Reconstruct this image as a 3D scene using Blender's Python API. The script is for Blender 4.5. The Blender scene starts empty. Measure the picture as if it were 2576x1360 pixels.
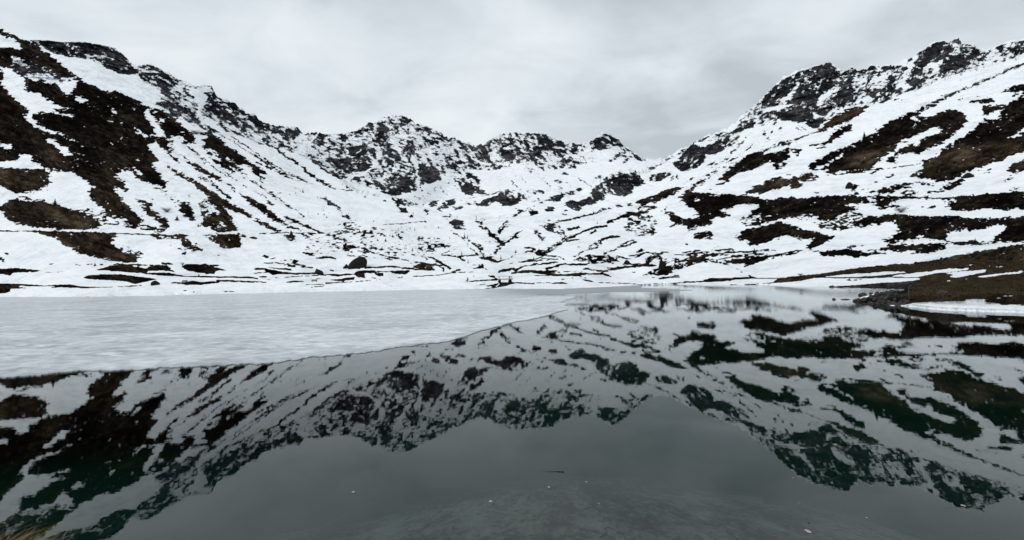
import bpy, bmesh, math, random
import numpy as np
from mathutils import Vector, Matrix, Euler

R = math.radians
scene = bpy.context.scene

# ============================ camera ========================================
# picture coordinates used below: x 0..2576, y 0..1360 (y down)
FOC, PITCH, ROLL, CAMH = 920.0, R(1.4), R(-1.15), 3.2
_F = np.array([0, math.cos(PITCH), math.sin(PITCH)])
_U0 = np.array([0, -math.sin(PITCH), math.cos(PITCH)])
_X0 = np.array([1.0, 0, 0])
_X = _X0 * math.cos(ROLL) + _U0 * math.sin(ROLL)
_U = _U0 * math.cos(ROLL) - _X0 * math.sin(ROLL)
EYE = np.array([0, 0, CAMH])
cam = bpy.data.cameras.new("camera")
cam_ob = bpy.data.objects.new("camera", cam)
scene.collection.objects.link(cam_ob)
cam.sensor_width = 36.0
cam.lens = 36.0 * FOC / 2576.0
cam.clip_start = 0.05
cam.clip_end = 20000
m = Matrix.Identity(4)
for i in range(3):
    m[i][0], m[i][1], m[i][2], m[i][3] = _X[i], _U[i], -_F[i], EYE[i]
cam_ob.matrix_world = m
scene.camera = cam_ob

# ============================ sky, sun, exposure ============================
SUN_EL, SUN_AZ = R(46), R(228)          # soft light through the cloud, from behind
world = bpy.data.worlds.new("World")
scene.world = world
world.use_nodes = True
nt = world.node_tree
nt.nodes.clear()
def N(t, kind, **kw):
    n = t.nodes.new(kind)
    for k, v in kw.items():
        setattr(n, k, v)
    return n
def link(t, a, b): t.links.new(a, b)
def math_node(t, op, a, b=None, clamp=False):
    n = N(t, 'ShaderNodeMath', operation=op, use_clamp=clamp)
    for i, v in enumerate((a, b)):
        if v is None: continue
        if isinstance(v, (int, float)): n.inputs[i].default_value = v
        else: link(t, v, n.inputs[i])
    return n.outputs[0]
def ramp(t, fac, stops):
    n = N(t, 'ShaderNodeValToRGB')
    while len(n.color_ramp.elements) < len(stops): n.color_ramp.elements.new(0.5)
    for e, (p, c) in zip(n.color_ramp.elements, stops):
        e.position = p
        e.color = (*c, 1) if not isinstance(c, (int, float)) else (c, c, c, 1)
    link(t, fac, n.inputs[0])
    return n.outputs[0]
def mixc(t, fac, a, b):
    n = N(t, 'ShaderNodeMix', data_type='RGBA')
    for i, v in ((0, fac), (6, a), (7, b)):
        if isinstance(v, (int, float)): n.inputs[i].default_value = v
        elif isinstance(v, tuple): n.inputs[i].default_value = (*v, 1)
        else: link(t, v, n.inputs[i])
    return n.outputs[2]

out = N(nt, 'ShaderNodeOutputWorld')
bg = N(nt, 'ShaderNodeBackground')
sky = N(nt, 'ShaderNodeTexSky', sky_type='NISHITA')
sky.sun_disc = False
sky.sun_elevation = SUN_EL
sky.sun_rotation = SUN_AZ
tc = N(nt, 'ShaderNodeTexCoord')
sep = N(nt, 'ShaderNodeSeparateXYZ')
link(nt, tc.outputs['Generated'], sep.inputs[0])
zc = math_node(nt, 'ADD', math_node(nt, 'ABSOLUTE', sep.outputs[2]), 0.22)
comb = N(nt, 'ShaderNodeCombineXYZ')
link(nt, math_node(nt, 'DIVIDE', sep.outputs[0], zc), comb.inputs[0])
link(nt, math_node(nt, 'DIVIDE', sep.outputs[1], zc), comb.inputs[1])
def cloud(scale, detail, rough, dist, off):
    mp = N(nt, 'ShaderNodeMapping')
    mp.inputs['Location'].default_value = off
    mp.inputs['Rotation'].default_value = (0, 0, R(25))
    mp.inputs['Scale'].default_value = (1.0, 1.5, 1)
    link(nt, comb.outputs[0], mp.inputs[0])
    n = N(nt, 'ShaderNodeTexNoise')
    n.inputs['Scale'].default_value = scale
    n.inputs['Detail'].default_value = detail
    n.inputs['Roughness'].default_value = rough
    n.inputs['Distortion'].default_value = dist
    link(nt, mp.outputs[0], n.inputs['Vector'])
    return n.outputs['Fac']
c1 = cloud(0.85, 7, 0.52, 0.35, (3.1, 1.7, 0))
c2 = cloud(2.6, 6, 0.5, 0.6, (7.3, -2.2, 0))
cc = math_node(nt, 'ADD', math_node(nt, 'MULTIPLY', c1, 0.62), math_node(nt, 'MULTIPLY', c2, 0.38))
ccol = ramp(nt, cc, [(0.38, (0.490, 0.548, 0.588)), (0.46, (0.600, 0.664, 0.706)),
                     (0.52, (0.690, 0.756, 0.798)), (0.61, (0.800, 0.860, 0.890))])
skyc = N(nt, 'ShaderNodeVectorMath', operation='SCALE')
link(nt, sky.outputs[0], skyc.inputs[0])
skyc.inputs['Scale'].default_value = 0.9
cov_sky = mixc(nt, 0.985, skyc.outputs[0], N(nt, 'ShaderNodeVectorMath', operation='SCALE').outputs[0])
scl = [n for n in nt.nodes if n.type == 'VECT_MATH'][-1]
link(nt, ccol, scl.inputs[0])
scl.inputs['Scale'].default_value = 9.4
link(nt, cov_sky, bg.inputs['Color'])
bg.inputs['Strength'].default_value = 0.1
link(nt, bg.outputs[0], out.inputs[0])

sun = bpy.data.lights.new("sun", 'SUN')
sun.energy = 1.05
sun.angle = R(40)
sun.color = (1.0, 0.985, 0.96)
sun_ob = bpy.data.objects.new("sun", sun)
scene.collection.objects.link(sun_ob)
sd = Vector((math.sin(SUN_AZ) * math.cos(SUN_EL), math.cos(SUN_AZ) * math.cos(SUN_EL), math.sin(SUN_EL)))
sun_ob.rotation_euler = sd.to_track_quat('Z', 'Y').to_euler()
sun_ob.location = (0, -40, 120)

scene.view_settings.view_transform = 'Standard'
scene.view_settings.look = 'None'
scene.view_settings.exposure = 0.14
scene.view_settings.gamma = 1.0
scene.render.engine = 'CYCLES'
scene.cycles.max_bounces = 8
scene.cycles.transparent_max_bounces = 12
# ---- ground cover traced from the photograph -------------------------------
# each tile: (x0, y0, magnification) of the view it was read in, then entries:
#   kind, points [, width for open strokes]    kinds: h heath, b brown grass, r rock,
#   p path or road edge, mNN mottled rock with NN % cover, kNN specks with NN % cover, g gravel, s snow
TILES = []
def tile(x0, y0, s, txt):
    TILES.append((x0, y0, s, [l for l in txt.strip().splitlines() if l.strip()]))
tile(0, 0, 2.566, """
h 0,290 240,400 420,480 560,600 700,720 860,830 1000,900 1150,920 1240,950 1400,1020 1560,1120 1680,1200 1760,1260 1850,1330 1880,1360 0,1360
m70 100,560 300,640 550,740 800,800 560,850 300,800 150,700
r 290,405 480,410 740,425 900,430 1165,485 1300,610 1420,740 1300,760 1180,740 1070,690 980,640 830,590 700,580 540,540 430,480 330,430
m60 870,540 1150,590 1090,660 900,620
m62 1380,660 1480,650 1640,700 1760,780 1960,870 2130,860 2200,960 2400,1060 2500,1150 2566,1150 2566,1360 2330,1360 2200,1280 2050,1200 1950,1150 1850,1050 1740,1000 1600,920 1480,840 1400,770
m66 1590,1040 1750,1050 1900,1130 2050,1210 2200,1330 2200,1360 1900,1360 1780,1260 1650,1150
r 1560,940 1660,930 1760,1010 1840,1080 1800,1110 1700,1040 1620,1000
r 1800,1060 1880,1090 1900,1140 1830,1130
r 2060,1060 2160,1020 2250,1080 2230,1180 2330,1240 2280,1290 2170,1220 2080,1150
r 1880,930 1990,960 2000,1000 1900,990
r 2080,860 2130,870 2180,950 2230,1000 2160,990 2110,930
s 0,345 80,380 160,420 190,460 250,490 190,510 80,480 0,470
s 0,670 100,690 180,740 240,800 280,870 270,900 210,890 300,940 400,945 430,970 480,1020 560,1050 620,1080 720,1090 740,1100 600,1100 500,1090 560,1130 640,1150 750,1180 700,1180 560,1150 420,1130 330,1140 330,1200 380,1260 480,1300 600,1360 500,1340 380,1300 300,1240 230,1160 300,1130 260,1100 200,1050 140,990 60,900 20,840 50,750 10,700
s 570,870 700,830 800,815 770,880 700,950 640,920
s 740,970 800,975 890,1020 820,1040
s 1090,1070 1150,1090 1200,1160 1150,1140
s 1070,1210 1200,1235 1100,1230
s 1450,1130 1500,1120 1570,1220 1640,1320 1600,1350 1540,1270 1480,1180
s 1600,1190 1670,1230 1630,1245
s 1340,1290 1380,1275 1440,1350 1390,1330
s 270,450 320,480 420,525 360,505
s 430,490 550,550 700,590 800,600 950,660 1100,720 1250,770 1400,800 1500,860 1600,930 1730,1010 1750,1040 1600,980 1480,930 1560,1030 1590,1080 1420,1010 1330,960 1200,920 1130,870 1000,790 870,740 800,690 700,640 560,570
r 1020,770 1100,780 1140,810 1060,800
r 1180,760 1300,820 1400,890 1380,930 1280,880 1200,810
r 1340,870 1460,950 1560,1010 1480,990 1380,930
s 1880,870 2050,930 2100,1000 2020,1100 2050,1200 2200,1290 2330,1360 2250,1360 2050,1240 1990,1150 2000,1050
s 1780,1200 1900,1240 2080,1330 1950,1340 1850,1290
s 2300,1100 2330,1130 2280,1150
s 1400,680 1470,720 1560,720 1640,740 1560,740 1440,730
s 1980,890 2120,880 2150,930 2000,930
""")
tile(0, 560, 3.676, """
b 0,370 140,375 420,380 640,395 720,470 780,500 700,540 760,580 640,650 400,690 230,740 120,690 60,650 0,600
h 0,-20 2100,-20 2150,100 2260,200 2300,280 2180,280 2230,380 2300,480 2400,560 2420,650 2300,620 2130,600 1960,500 1900,420 1780,410 1680,460 1720,530 1820,580 1780,600 1860,730 1700,650 1600,630 1680,720 1750,800 1850,900 1950,1020 2080,1130 1980,1180 1850,1130 1640,1080 1560,960 1500,740 1380,640 1250,560 1150,500 1040,420 950,440 700,400 560,330 300,260 100,270 0,280
b 1150,500 1400,400 1700,480 1800,580 1860,730 1700,650 1620,640 1750,800 1950,1020 2080,1130 1980,1180 1850,1130 1640,1080 1560,960 1500,740 1380,640
b 560,120 760,90 900,220 1040,420 950,440 700,400 600,300
b 1260,700 1380,640 1500,740 1560,960 1640,1080 1500,1000 1400,900 1300,800
b 100,840 240,820 420,860 600,860 740,890 850,900 1000,960 1150,1010 1260,1060 1380,1130 1500,1200 1420,1250 1150,1275 850,1260 560,1240 400,1200 240,1180 80,1090 20,1000 0,940
k62 1050,960 1300,930 1500,1000 1800,1130 2100,1180 2360,1290 2200,1290 1700,1210 1480,1190 1300,1090
k35 230,690 740,650 760,720 300,760
k40 180,770 520,800 740,850 560,860 200,800
h 1920,800 2080,850 2220,910 2150,950 2060,900
b 2020,910 2200,980 2340,1060 2420,1180 2440,1190 2400,1220 2310,1200 2220,1100 2080,1010
k50 2240,640 2460,690 2400,780 2560,900 2540,960 2440,890 2300,700
k45 2160,760 2230,840 2290,900 2200,860
s 700,0 800,20 960,80 1010,150 1060,185 940,200 870,150 840,90 720,20
s 0,30 180,60 200,100 100,100 20,50
s 250,190 460,180 440,290 300,280
h 350,190 390,180 400,260 360,260
s 120,290 580,370 600,395 400,350 180,340
s 1900,340 2080,460 2050,490 1960,440
s 1560,0 1640,20 1640,45 1590,20
s 1760,230 1830,250 1800,270
s 1940,240 2040,270 1990,275
s 1480,760 1530,800 1500,805
s 1500,840 1560,870 1530,880
s 1520,910 1600,990 1580,1000
""")
tile(0, 500, 2.566, """
b 320,1060 700,1060 1000,1075 1180,1085 1150,1130 1110,1170 1180,1220 1290,1290 1400,1340 1340,1360 1150,1350 940,1320 780,1270 650,1190 600,1140 400,1080
p 0,1050 400,1055 900,1070 1300,1083 1700,1095 1900,1100 ~10
k45 1180,1200 1300,1200 1440,1270 1440,1330 1300,1290
k30 1800,1180 1880,1200 1900,1280 1840,1260
h 40,1275 90,1285 ~14
h 0,1320 30,1350 ~30
""")
tile(600, 400, 3.676, """
h 0,90 120,130 250,210 370,300 460,390 470,440 560,540 630,620 560,630 430,560 330,500 230,540 130,470 80,340 0,210
h 0,360 90,470 40,450 0,420
h 0,480 80,560 200,620 290,700 300,750 250,750 390,880 420,890 370,900 280,830 100,640 0,560
m55 280,690 420,800 560,900 ~60
b 560,900 700,980 840,1060 960,1130 ~55
m62 960,1130 1080,1200 1200,1280 ~40
b 0,770 90,840 140,900 200,920 330,990 640,1160 830,1280 950,1360 760,1360 640,1230 420,1110 300,1030 200,930 100,880 0,880
h 0,970 60,1010 150,1100 200,1170 220,1270 150,1240 60,1190 0,1190
h 700,480 780,430 860,460 1000,560 1120,660 1240,750 1400,850 1550,960 1690,1075 1500,1010 1600,1110 1450,1020 1430,960 1320,900 1250,910 1150,850 1010,770 900,720 840,680 740,640 780,600 690,550 840,520
b 960,520 1100,660 1200,760 1150,790 1000,660
h 740,650 850,800 950,880 1050,950 1180,1020 ~45
b 900,740 1050,850 1180,930 1300,1030 ~60
m60 1300,1030 1450,1120 ~30
m66 1300,1090 1500,1190 1700,1310 1780,1360 ~34
m66 740,140 830,40 1000,0 1200,20 1250,100 1380,180 1490,190 1700,340 1990,360 2100,370 2200,470 2500,470 2573,480 2573,1040 2400,960 2350,880 2230,850 2200,790 2050,760 1950,700 1880,640 1770,610 1740,730 1600,680 1480,580 1340,550 1240,480 1060,400 960,330 830,270
m66 0,0 400,0 560,120 740,270 850,370 960,480 830,420 730,380 600,360 500,310 340,250 200,130 60,60
r 370,90 430,80 520,140 600,220 700,300 640,310 540,220 420,160
r 1390,210 1490,190 1560,270 1690,340 1590,420 1480,330
r 1080,20 1190,20 1250,90 1210,130 1120,70
r 850,20 960,30 1050,160 1150,200 1230,330 1120,330 960,220 850,140
r 780,300 850,380 950,470 820,410
r 1140,420 1280,450 1340,540 1220,490
r 1540,640 1690,670 1740,730 1640,700
h 960,480 1130,560 1300,680 1500,800 1700,920 1900,1040 2050,1090 ~7
h 1060,450 1400,680 1700,880 2000,1060 ~5
h 1740,640 1950,790 2150,930 2350,1090 2573,1230 ~13
h 2150,940 2330,1110 2480,1220 ~8
h 1500,880 1700,980 1900,1060 2090,1110 2310,1210 ~11
k55 1900,1080 2100,1090 2200,1170 2000,1140
m50 390,540 520,660 640,760 760,880 ~60
h 640,740 800,880 960,1010 1070,1090 ~8
h 1040,1020 1100,1070 1220,1150 ~7
k45 480,390 570,420 680,470 620,480 520,440
h 1300,1210 1350,1240 ~14
h 1550,1130 1590,1180 ~14
s 860,690 1000,790 940,780 880,740
s 1050,800 1240,910 1200,915 1090,860
s 350,435 430,430 400,450
s 90,230 180,270 150,300
s 0,150 60,140 40,180
""")
tile(600, 700, 3.676, """
b 420,0 560,0 640,60 850,190 1000,290 1180,400 1330,480 1450,560 1620,640 1720,710 1900,775 1750,770 1600,690 1480,630 1360,560 1260,500 1100,460 1010,410 1140,560 1220,740 1200,770 960,790 720,700 730,600 700,470 650,370 740,300 890,330 760,240 650,170 620,110 520,40
m70 660,350 760,310 880,380 960,500 800,520 700,470
h 880,0 950,10 1060,110 1180,170 1320,250 1450,310 1600,400 1720,480 1800,570 1880,640 2000,690 2150,740 2260,780 2100,780 1940,710 1780,620 1640,540 1480,430 1340,310 1200,210 1080,130 980,60
b 1900,560 2050,620 2250,710 2410,775 2350,775 2150,690 1990,620
m72 1320,0 1400,10 1520,90 1680,190 1800,260 1900,350 2050,450 2190,520 2130,570 2060,510 1930,420 1780,310 1660,210 1500,100 1380,40
m52 700,0 850,60 940,160 1140,290 ~60
h 350,380 480,340 540,380 570,480 620,560 580,610 450,540 400,500 430,450 370,420
k50 230,360 330,350 400,400 330,400
k50 450,500 620,550 620,620 560,620
h 0,0 130,0 200,80 230,160 170,170 60,90 0,70
k55 40,150 160,200 ~40
k45 120,200 300,250 410,350 330,340 180,280
k35 510,220 600,290 580,370 520,290
b 0,460 90,520 200,590 240,670 190,705 110,680 50,600 0,550
k45 0,710 240,700 160,790 0,770
k35 600,650 720,700 660,730
p 0,835 300,838 520,836 ~8
p 690,833 1000,826 1360,820 ~9
p 1540,808 2000,795 2080,800 ~9
p 2090,800 2300,802 2573,803 ~11
b 0,835 300,840 450,850 510,900 560,940 640,990 720,1030 700,1080 620,1050 540,1010 400,930 420,890 300,880 0,880
b 740,845 1000,830 1290,825 1290,870 1240,920 1300,960 1250,1020 1050,1020 940,960 840,890
k30 400,950 640,950 740,1030 700,1100 480,1080
h 615,955 675,970 ~18
h 440,1095 490,1108 ~16
h 245,975 285,985 ~12
h 380,1020 415,1035 ~12
h 1435,860 1510,890 ~22
h 1310,850 1345,850 ~24
h 1595,1125 1660,1145 ~20
h 1760,1160 1800,1165 ~10
h 1690,1178 1730,1178 ~8
h 2180,1085 2290,1105 ~24
h 2280,1110 2330,1125 ~12
h 2390,1160 2573,1140 ~22
k50 780,1110 890,1110 900,1140 830,1135
h 940,1115 985,1130 ~14
b 1880,805 1990,830 2110,930 2080,930 1960,880
m60 2120,810 2300,805 2440,900 2400,960 2200,860
k45 2100,870 2200,900 2230,960
k40 2450,900 2573,880 2573,1080 2480,1000
h 1500,225 1600,260 1650,290 ~24
h 1650,340 1740,400 ~18
k45 1740,460 1900,540 1830,520
k45 1790,190 1860,190 1890,240 1830,230
h 1410,180 1500,215 ~8
s 930,610 1070,700 1040,710 960,650
s 840,680 890,690 860,700
s 940,690 990,695 950,705
s 790,510 870,520 830,530
s 1010,410 1060,430 1100,470 1050,450
""")
tile(0, 1000, 2.576, """
b 870,0 1400,0 1390,60 1380,90 1200,80 1000,45
h 0,150 150,140 280,155 450,170 300,185 140,190 100,215 0,205
k60 270,92 400,100 680,108 ~14
k60 700,108 960,105 1300,110 ~14
k60 760,115 960,100 1000,120 860,140
k50 460,185 690,182 ~12
k50 570,140 770,155 ~12
k50 60,130 330,128 ~8
k50 360,150 500,148 ~9
h 960,160 1100,125 1250,112 1330,115 1460,150 1560,110 1680,115 1740,160 1780,190 1700,175 1500,170 1490,190 1700,190 1900,225 2100,225 2570,230 2570,248 2100,240 1800,230 1550,215 1400,195 1150,175
h 840,240 900,215 1100,205 1250,210 1400,230 1600,255 1450,290 1370,305 1280,280 1050,265 900,255
k55 1580,255 1820,270 1700,275
h 1830,120 1950,100 2100,105 2220,110 2180,130 2300,165 2200,170 2170,205 2050,200 1900,170
h 1650,90 1740,100 ~14
h 1290,110 1540,115 ~9
h 0,298 180,300 330,310 460,320 600,310 720,310 840,330 1000,335 1200,330 1350,320 1520,315 1350,330 1100,340 850,348 640,340 500,345 300,345 200,350 100,355 110,380 50,400 0,400
h 1700,295 1760,285 1850,290 1950,270 2050,285 2150,275 2260,290 2060,310 1880,315 1840,305
h 2200,270 2400,275 2570,285 ~17
h 1240,350 1330,350 ~6
h 850,438 910,437 ~5
h 2220,383 2370,380 ~4
h 1860,373 1890,373 ~4
h 1955,384 1975,384 ~6
s 200,325 400,330 560,330 560,338 260,340 180,335
s 1490,175 1680,165 1700,185 1500,190
""")
tile(1000, 1000, 3.68, """
m78 360,105 470,70 560,75 640,95 630,130 740,160 760,190 700,215 560,190 440,170 410,140 560,120 480,110
h 170,190 400,205 500,205 570,235 500,240 300,210
h 160,130 280,128 ~12
h 310,130 420,135 ~12
h 790,190 850,200 ~14
h 1100,238 1145,243 ~14
h 0,195 110,200 250,230 450,260 620,275 860,270 890,225 950,230 1000,290 1200,290 1420,285 1620,265 1760,255 1950,250 1760,270 1440,295 1590,290 1620,350 1500,340 1440,300 1200,325 1080,310 860,295 600,300 360,295 250,310 230,275 100,230 0,235
b 1440,290 1590,290 1620,350 1500,340
h 1610,203 1900,182 2010,182 2200,207 2320,217 ~20
h 1470,212 1540,210 ~8
h 1410,275 1550,240 1730,240 1740,265 1600,265
h 1980,250 2100,245 2260,230 2200,290 2100,295 2000,280
h 1780,258 2000,253 ~9
h 1740,280 1870,270 1880,300 1790,330
h 1700,338 1760,350 ~14
b 2310,180 2420,140 2570,150 2576,235 2450,215 2330,200
h 2340,120 2576,160 ~12
h 0,280 200,265 ~11
h 280,345 500,335 700,320 ~8
h 80,330 170,330 ~20
h 740,320 1060,305 ~10
h 900,358 1030,357 ~7
h 190,372 230,370 ~6
h 940,385 1200,365 1340,345 1460,330 1440,375 1320,385 1300,400 1150,385 1060,375
h 980,410 1130,410 1400,400 1600,390 1400,410 1130,425 1040,440 1030,420
g 750,445 1000,438 1020,465 820,480 ~7
b 460,420 480,400 600,385 700,390 750,405 600,410
h 1480,400 1690,383 ~7
h 1760,380 1830,368 ~5
h 2080,345 2150,335 ~5
h 2350,322 2576,310 ~13
m60 910,60 1080,45 1210,75 ~26
m75 1340,28 1600,35 1800,45 1980,85 ~22
h 1950,40 2100,70 2240,100 ~13
h 2300,170 2240,100 ~1
k40 2320,0 2576,0 2576,90 2440,60
h 130,30 190,45 ~18
h 215,75 330,58 ~9
h 0,350 50,357 ~16
h 0,400 180,415 ~12
h 750,3 860,18 ~14
""")
tile(1200, 700, 3.22, """
m55 210,240 330,330 430,400 500,490 620,560 ~62
b 0,610 100,650 170,680 ~30
h 0,700 200,705 290,705 ~16
h 290,710 400,770 540,800 ~13
m65 0,720 220,760 200,820 80,770
k35 200,780 360,820 340,880 220,850
m70 1110,240 1300,270 1440,340 1300,370 1180,340
h 1100,250 1160,330 1200,400 ~22
r 1160,390 1280,390 1290,430 1250,445 1200,420
m62 700,180 830,200 950,240 ~26
h 470,150 600,170 ~9
r 1820,540 1900,530 2010,545 2030,620 2055,670 1960,660 1880,650 1850,600
m60 1640,400 1800,450 1900,520 ~26
h 1740,525 1850,515 ~8
h 1730,490 1830,497 ~14
p 1000,597 1200,585 1300,575 1540,555 ~7
k50 1220,585 1310,600 ~14
h 1830,660 1980,750 2080,870 2200,980 2300,1030 ~13
h 2010,760 2150,860 2250,950 2290,1010 ~13
k55 2080,780 2200,820 2290,930 2180,900
h 2200,590 2290,640 2340,700 2420,760 2480,810 2510,850 ~42
h 2150,560 2220,540 2290,590 2280,680 2230,640
k50 2150,620 2220,640 2190,670
h 2560,800 2510,850 2440,910 2400,960 ~38
h 2576,545 2500,620 2440,700 ~16
h 2576,600 2520,640 2450,710 ~10
h 2220,530 2260,510 ~8
h 2260,550 2310,515 ~8
k60 2270,760 2340,790 2330,850 2270,830
k50 2360,780 2480,860 2440,880
h 2310,980 2350,970 2370,1020 2450,1060 2390,1070 2300,1040
r 2170,970 2230,960 2300,1040 2240,1040
m50 870,640 960,680 1060,740 ~44
m50 890,740 1050,800 ~26
h 1170,720 1260,800 ~14
m65 1000,850 1160,890 ~40
m60 1100,810 1220,860 ~26
m55 710,790 850,840 ~32
h 770,925 900,965 1020,985 ~12
m75 530,990 700,995 950,1010 1120,1040 ~20
h 1060,1005 1310,1050 ~12
m55 280,925 400,950 ~26
m55 160,1015 300,1000 410,1030 ~24
m80 1320,950 1480,930 1620,960 1740,975 1900,1000 1700,990 1620,1010 1540,1050 1480,1000 1400,970
h 1600,1010 1700,1070 1760,1110 1840,1155 ~24
h 1740,975 1930,1000 2100,985 2170,985 ~14
k60 1980,990 2030,1000 2010,1050 ~1
h 1950,1000 1990,1040 2030,1055 ~18
m55 1620,880 1690,900 1740,960 ~40
h 1700,840 1780,880 ~14
b 1370,1140 1470,1090 1600,1110 1640,1160 1500,1150
h 1400,1070 1570,1090 1720,1120 1760,1190 ~18
h 760,1140 1100,1130 1380,1160 1640,1170 ~16
h 1090,1180 1200,1180 1330,1180 1260,1230 1120,1215
h 600,1210 800,1180 870,1190 850,1210
b 620,1220 740,1220 770,1270 680,1260
h 880,1220 990,1210 990,1245 920,1250
p 1370,1250 1700,1235 1870,1205 2120,1195 ~9
h 1840,1190 1960,1150 1970,1180 1870,1205
h 2110,1160 2250,1090 2270,1140 2400,1200 2250,1150
h 2120,1110 2300,1095 2576,1030 ~9
h 2160,1200 2250,1195 ~8
h 2070,1312 2250,1300 2440,1280 ~10
h 2330,1245 2410,1235 2400,1260 ~14
k9 0,850 500,620 1000,640 1300,680 1800,760 1900,900 1800,1000 900,1000 400,960 0,1000
k30 380,570 640,560 770,640 560,690
k30 1020,440 1040,460 980,480
k40 1150,490 1250,550 ~30
k45 1180,180 1220,200 ~1
h 980,290 1020,300 ~16
h 1330,490 1360,495 ~30
m60 1500,390 1590,400 1540,460
h 1540,440 1545,465 ~16
h 545,860 620,880 ~22
h 720,890 780,895 ~12
h 0,960 70,970 ~24
h 480,160 520,175 ~1
h 320,1172 360,1178 ~12
h 0,1135 100,1138 ~14
h 870,640 920,635 ~1
h 2460,1190 2576,1165 ~36
""")
tile(2000, 750, 3.22, """
h 0,1010 60,990 100,1030 40,1050 ~22
h 0,930 60,910 ~10
h 0,860 60,820 110,770 ~14
h 0,650 60,590 160,510 ~20
h 60,600 120,600 ~14
k60 0,400 80,430 80,480 20,450
h 30,580 0,660 ~10
k55 300,500 380,510 460,620 400,620
h 330,540 370,520 ~10
m88 390,440 500,430 600,430 680,480 740,510 720,560 740,600 680,650 660,620 650,560 600,540 530,520 470,500
m70 0,345 200,360 400,395 560,430 ~16
h 560,420 630,390 740,380 850,355 980,320 1110,285 ~20
m82 1140,265 1230,230 1380,200 1550,180 ~40
h 750,500 840,480 900,460 ~24
h 730,620 850,570 960,510 1100,470 1250,450 ~26
h 1040,550 1110,510 ~24
h 1250,415 1340,370 1450,330 1540,280 ~24
h 1400,340 1500,300 1540,280 1600,265 1700,270 1890,195 1840,240 1760,290 1640,320 1560,320 1480,350
h 1550,290 1640,265 1750,265 1760,290 1640,325
h 1600,165 1720,110 1860,50 2000,-10 2180,-10 2100,50 1950,110 1800,155 1720,210 1840,180 1890,200 1860,240 1760,220 1640,240 1700,180
k30 1450,430 1800,290 1900,380 1850,600 1640,580 1460,510
k60 1780,290 1820,300 1780,370 1720,350
k60 1820,400 1880,380 1860,440
h 1520,370 1570,375 ~22
h 1800,530 1860,500 ~30
h 660,650 560,720 480,780 430,830 400,830 340,790 380,750 470,770 560,700 ~10
h 330,800 380,750 420,780 470,760 440,830 390,830
h 200,790 250,770 300,780 ~22
h 240,720 330,750 ~24
h 740,620 620,700 500,790 380,860 300,880 150,910 ~14
h 740,640 900,620 ~18
h 840,840 920,790 1020,750 1140,715 ~13
h 1130,690 1200,620 1300,590 1400,580 ~24
h 1050,700 1140,640 ~12
h 1200,805 1330,760 1400,710 1480,660 1590,630 1610,655 1500,690 1400,730 ~16
m80 820,890 900,840 1020,810 1100,820 1200,820 1300,815 1400,820 1480,860 1620,880 1500,880 1400,850 1380,880 1430,905 1300,900 1370,940 1250,910 1100,940 980,930 1000,900 900,910
h 480,830 600,830 770,890 ~14
h 400,850 520,870 650,880 ~12
h 130,910 300,900 450,880 ~12
h 110,1000 200,960 350,940 620,910 ~18
h 480,995 600,960 700,935 830,940 1000,940 ~20
h 1520,830 1640,810 1750,790 1940,805 ~16
h 1590,845 1680,820 ~10
h 1640,770 1700,755 ~26
h 1900,780 2040,785 ~6
m88 1640,880 1700,870 1800,820 1880,800 1960,850 2000,860 2120,845 2190,880 2250,850 2350,820 2450,830 2576,880 2576,905 2440,920 2300,960 2180,1000 2100,1010 2000,1080 1900,1080 1780,1070 1690,1085 1760,1030 1900,980 1960,940 1900,900 1760,960 1680,940 1760,880
h 1490,900 1540,900 1560,930 1490,930
h 1440,935 1670,935 ~7
h 1190,970 1250,985 1300,985 ~9
b 960,995 1200,1025 1400,985 1600,960 1820,940 ~24
h 1300,990 1500,970 1680,955 1850,950 ~22
b 10,1060 100,1030 240,1005 400,1015 600,1030 540,1060 700,1060 900,1040 1080,1050 1200,1040 1250,1060 1340,1110 1200,1070 1000,1070 800,1085 600,1080 420,1060 300,1040 120,1050
b 330,1080 600,1080 900,1085 980,1110 ~9
h 480,1020 600,1020 650,1040 ~14
b 700,1028 850,1030 980,1024 ~10
b 900,1120 1040,1140 1120,1165 1000,1155
h 1120,1170 1300,1172 1560,1182 1650,1190 ~9
h 2090,1180 2250,1165 2400,1160 2576,1140 ~14
b 520,1185 600,1165 680,1160 780,1185
b 0,1175 100,1170 180,1175 320,1182 ~14
h 320,1172 530,1170 ~6
h 1660,1195 2090,1175 ~5
h 1890,1120 1960,1095 2100,1085 2200,1100 2050,1110 1920,1130
h 1820,1105 1860,1102 ~8
h 1570,1035 1605,1035 ~8
k40 2050,1000 2180,990 2120,1050
h 670,1127 710,1127 ~8
h 800,1108 830,1110 ~8
h 690,300 730,310 ~14
k50 400,310 450,320 ~1
h 500,370 520,380 ~14
h 630,210 ~1
h 870,710 920,712 ~8
h 2230,680 2260,685 ~20
h 2210,790 2430,765 ~10
h 2070,820 2250,815 2530,775 ~8
h 2470,830 2576,815 ~24
s 580,480 640,490 690,530 620,520
s 720,540 760,520 750,590
s 1040,870 1130,850 1100,870
s 1840,870 1950,880 1880,920 1780,950
s 2040,920 2120,880 2080,940 1990,960
s 1110,910 1220,890 1180,915
s 1170,870 1260,850 1200,875
""")
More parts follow.
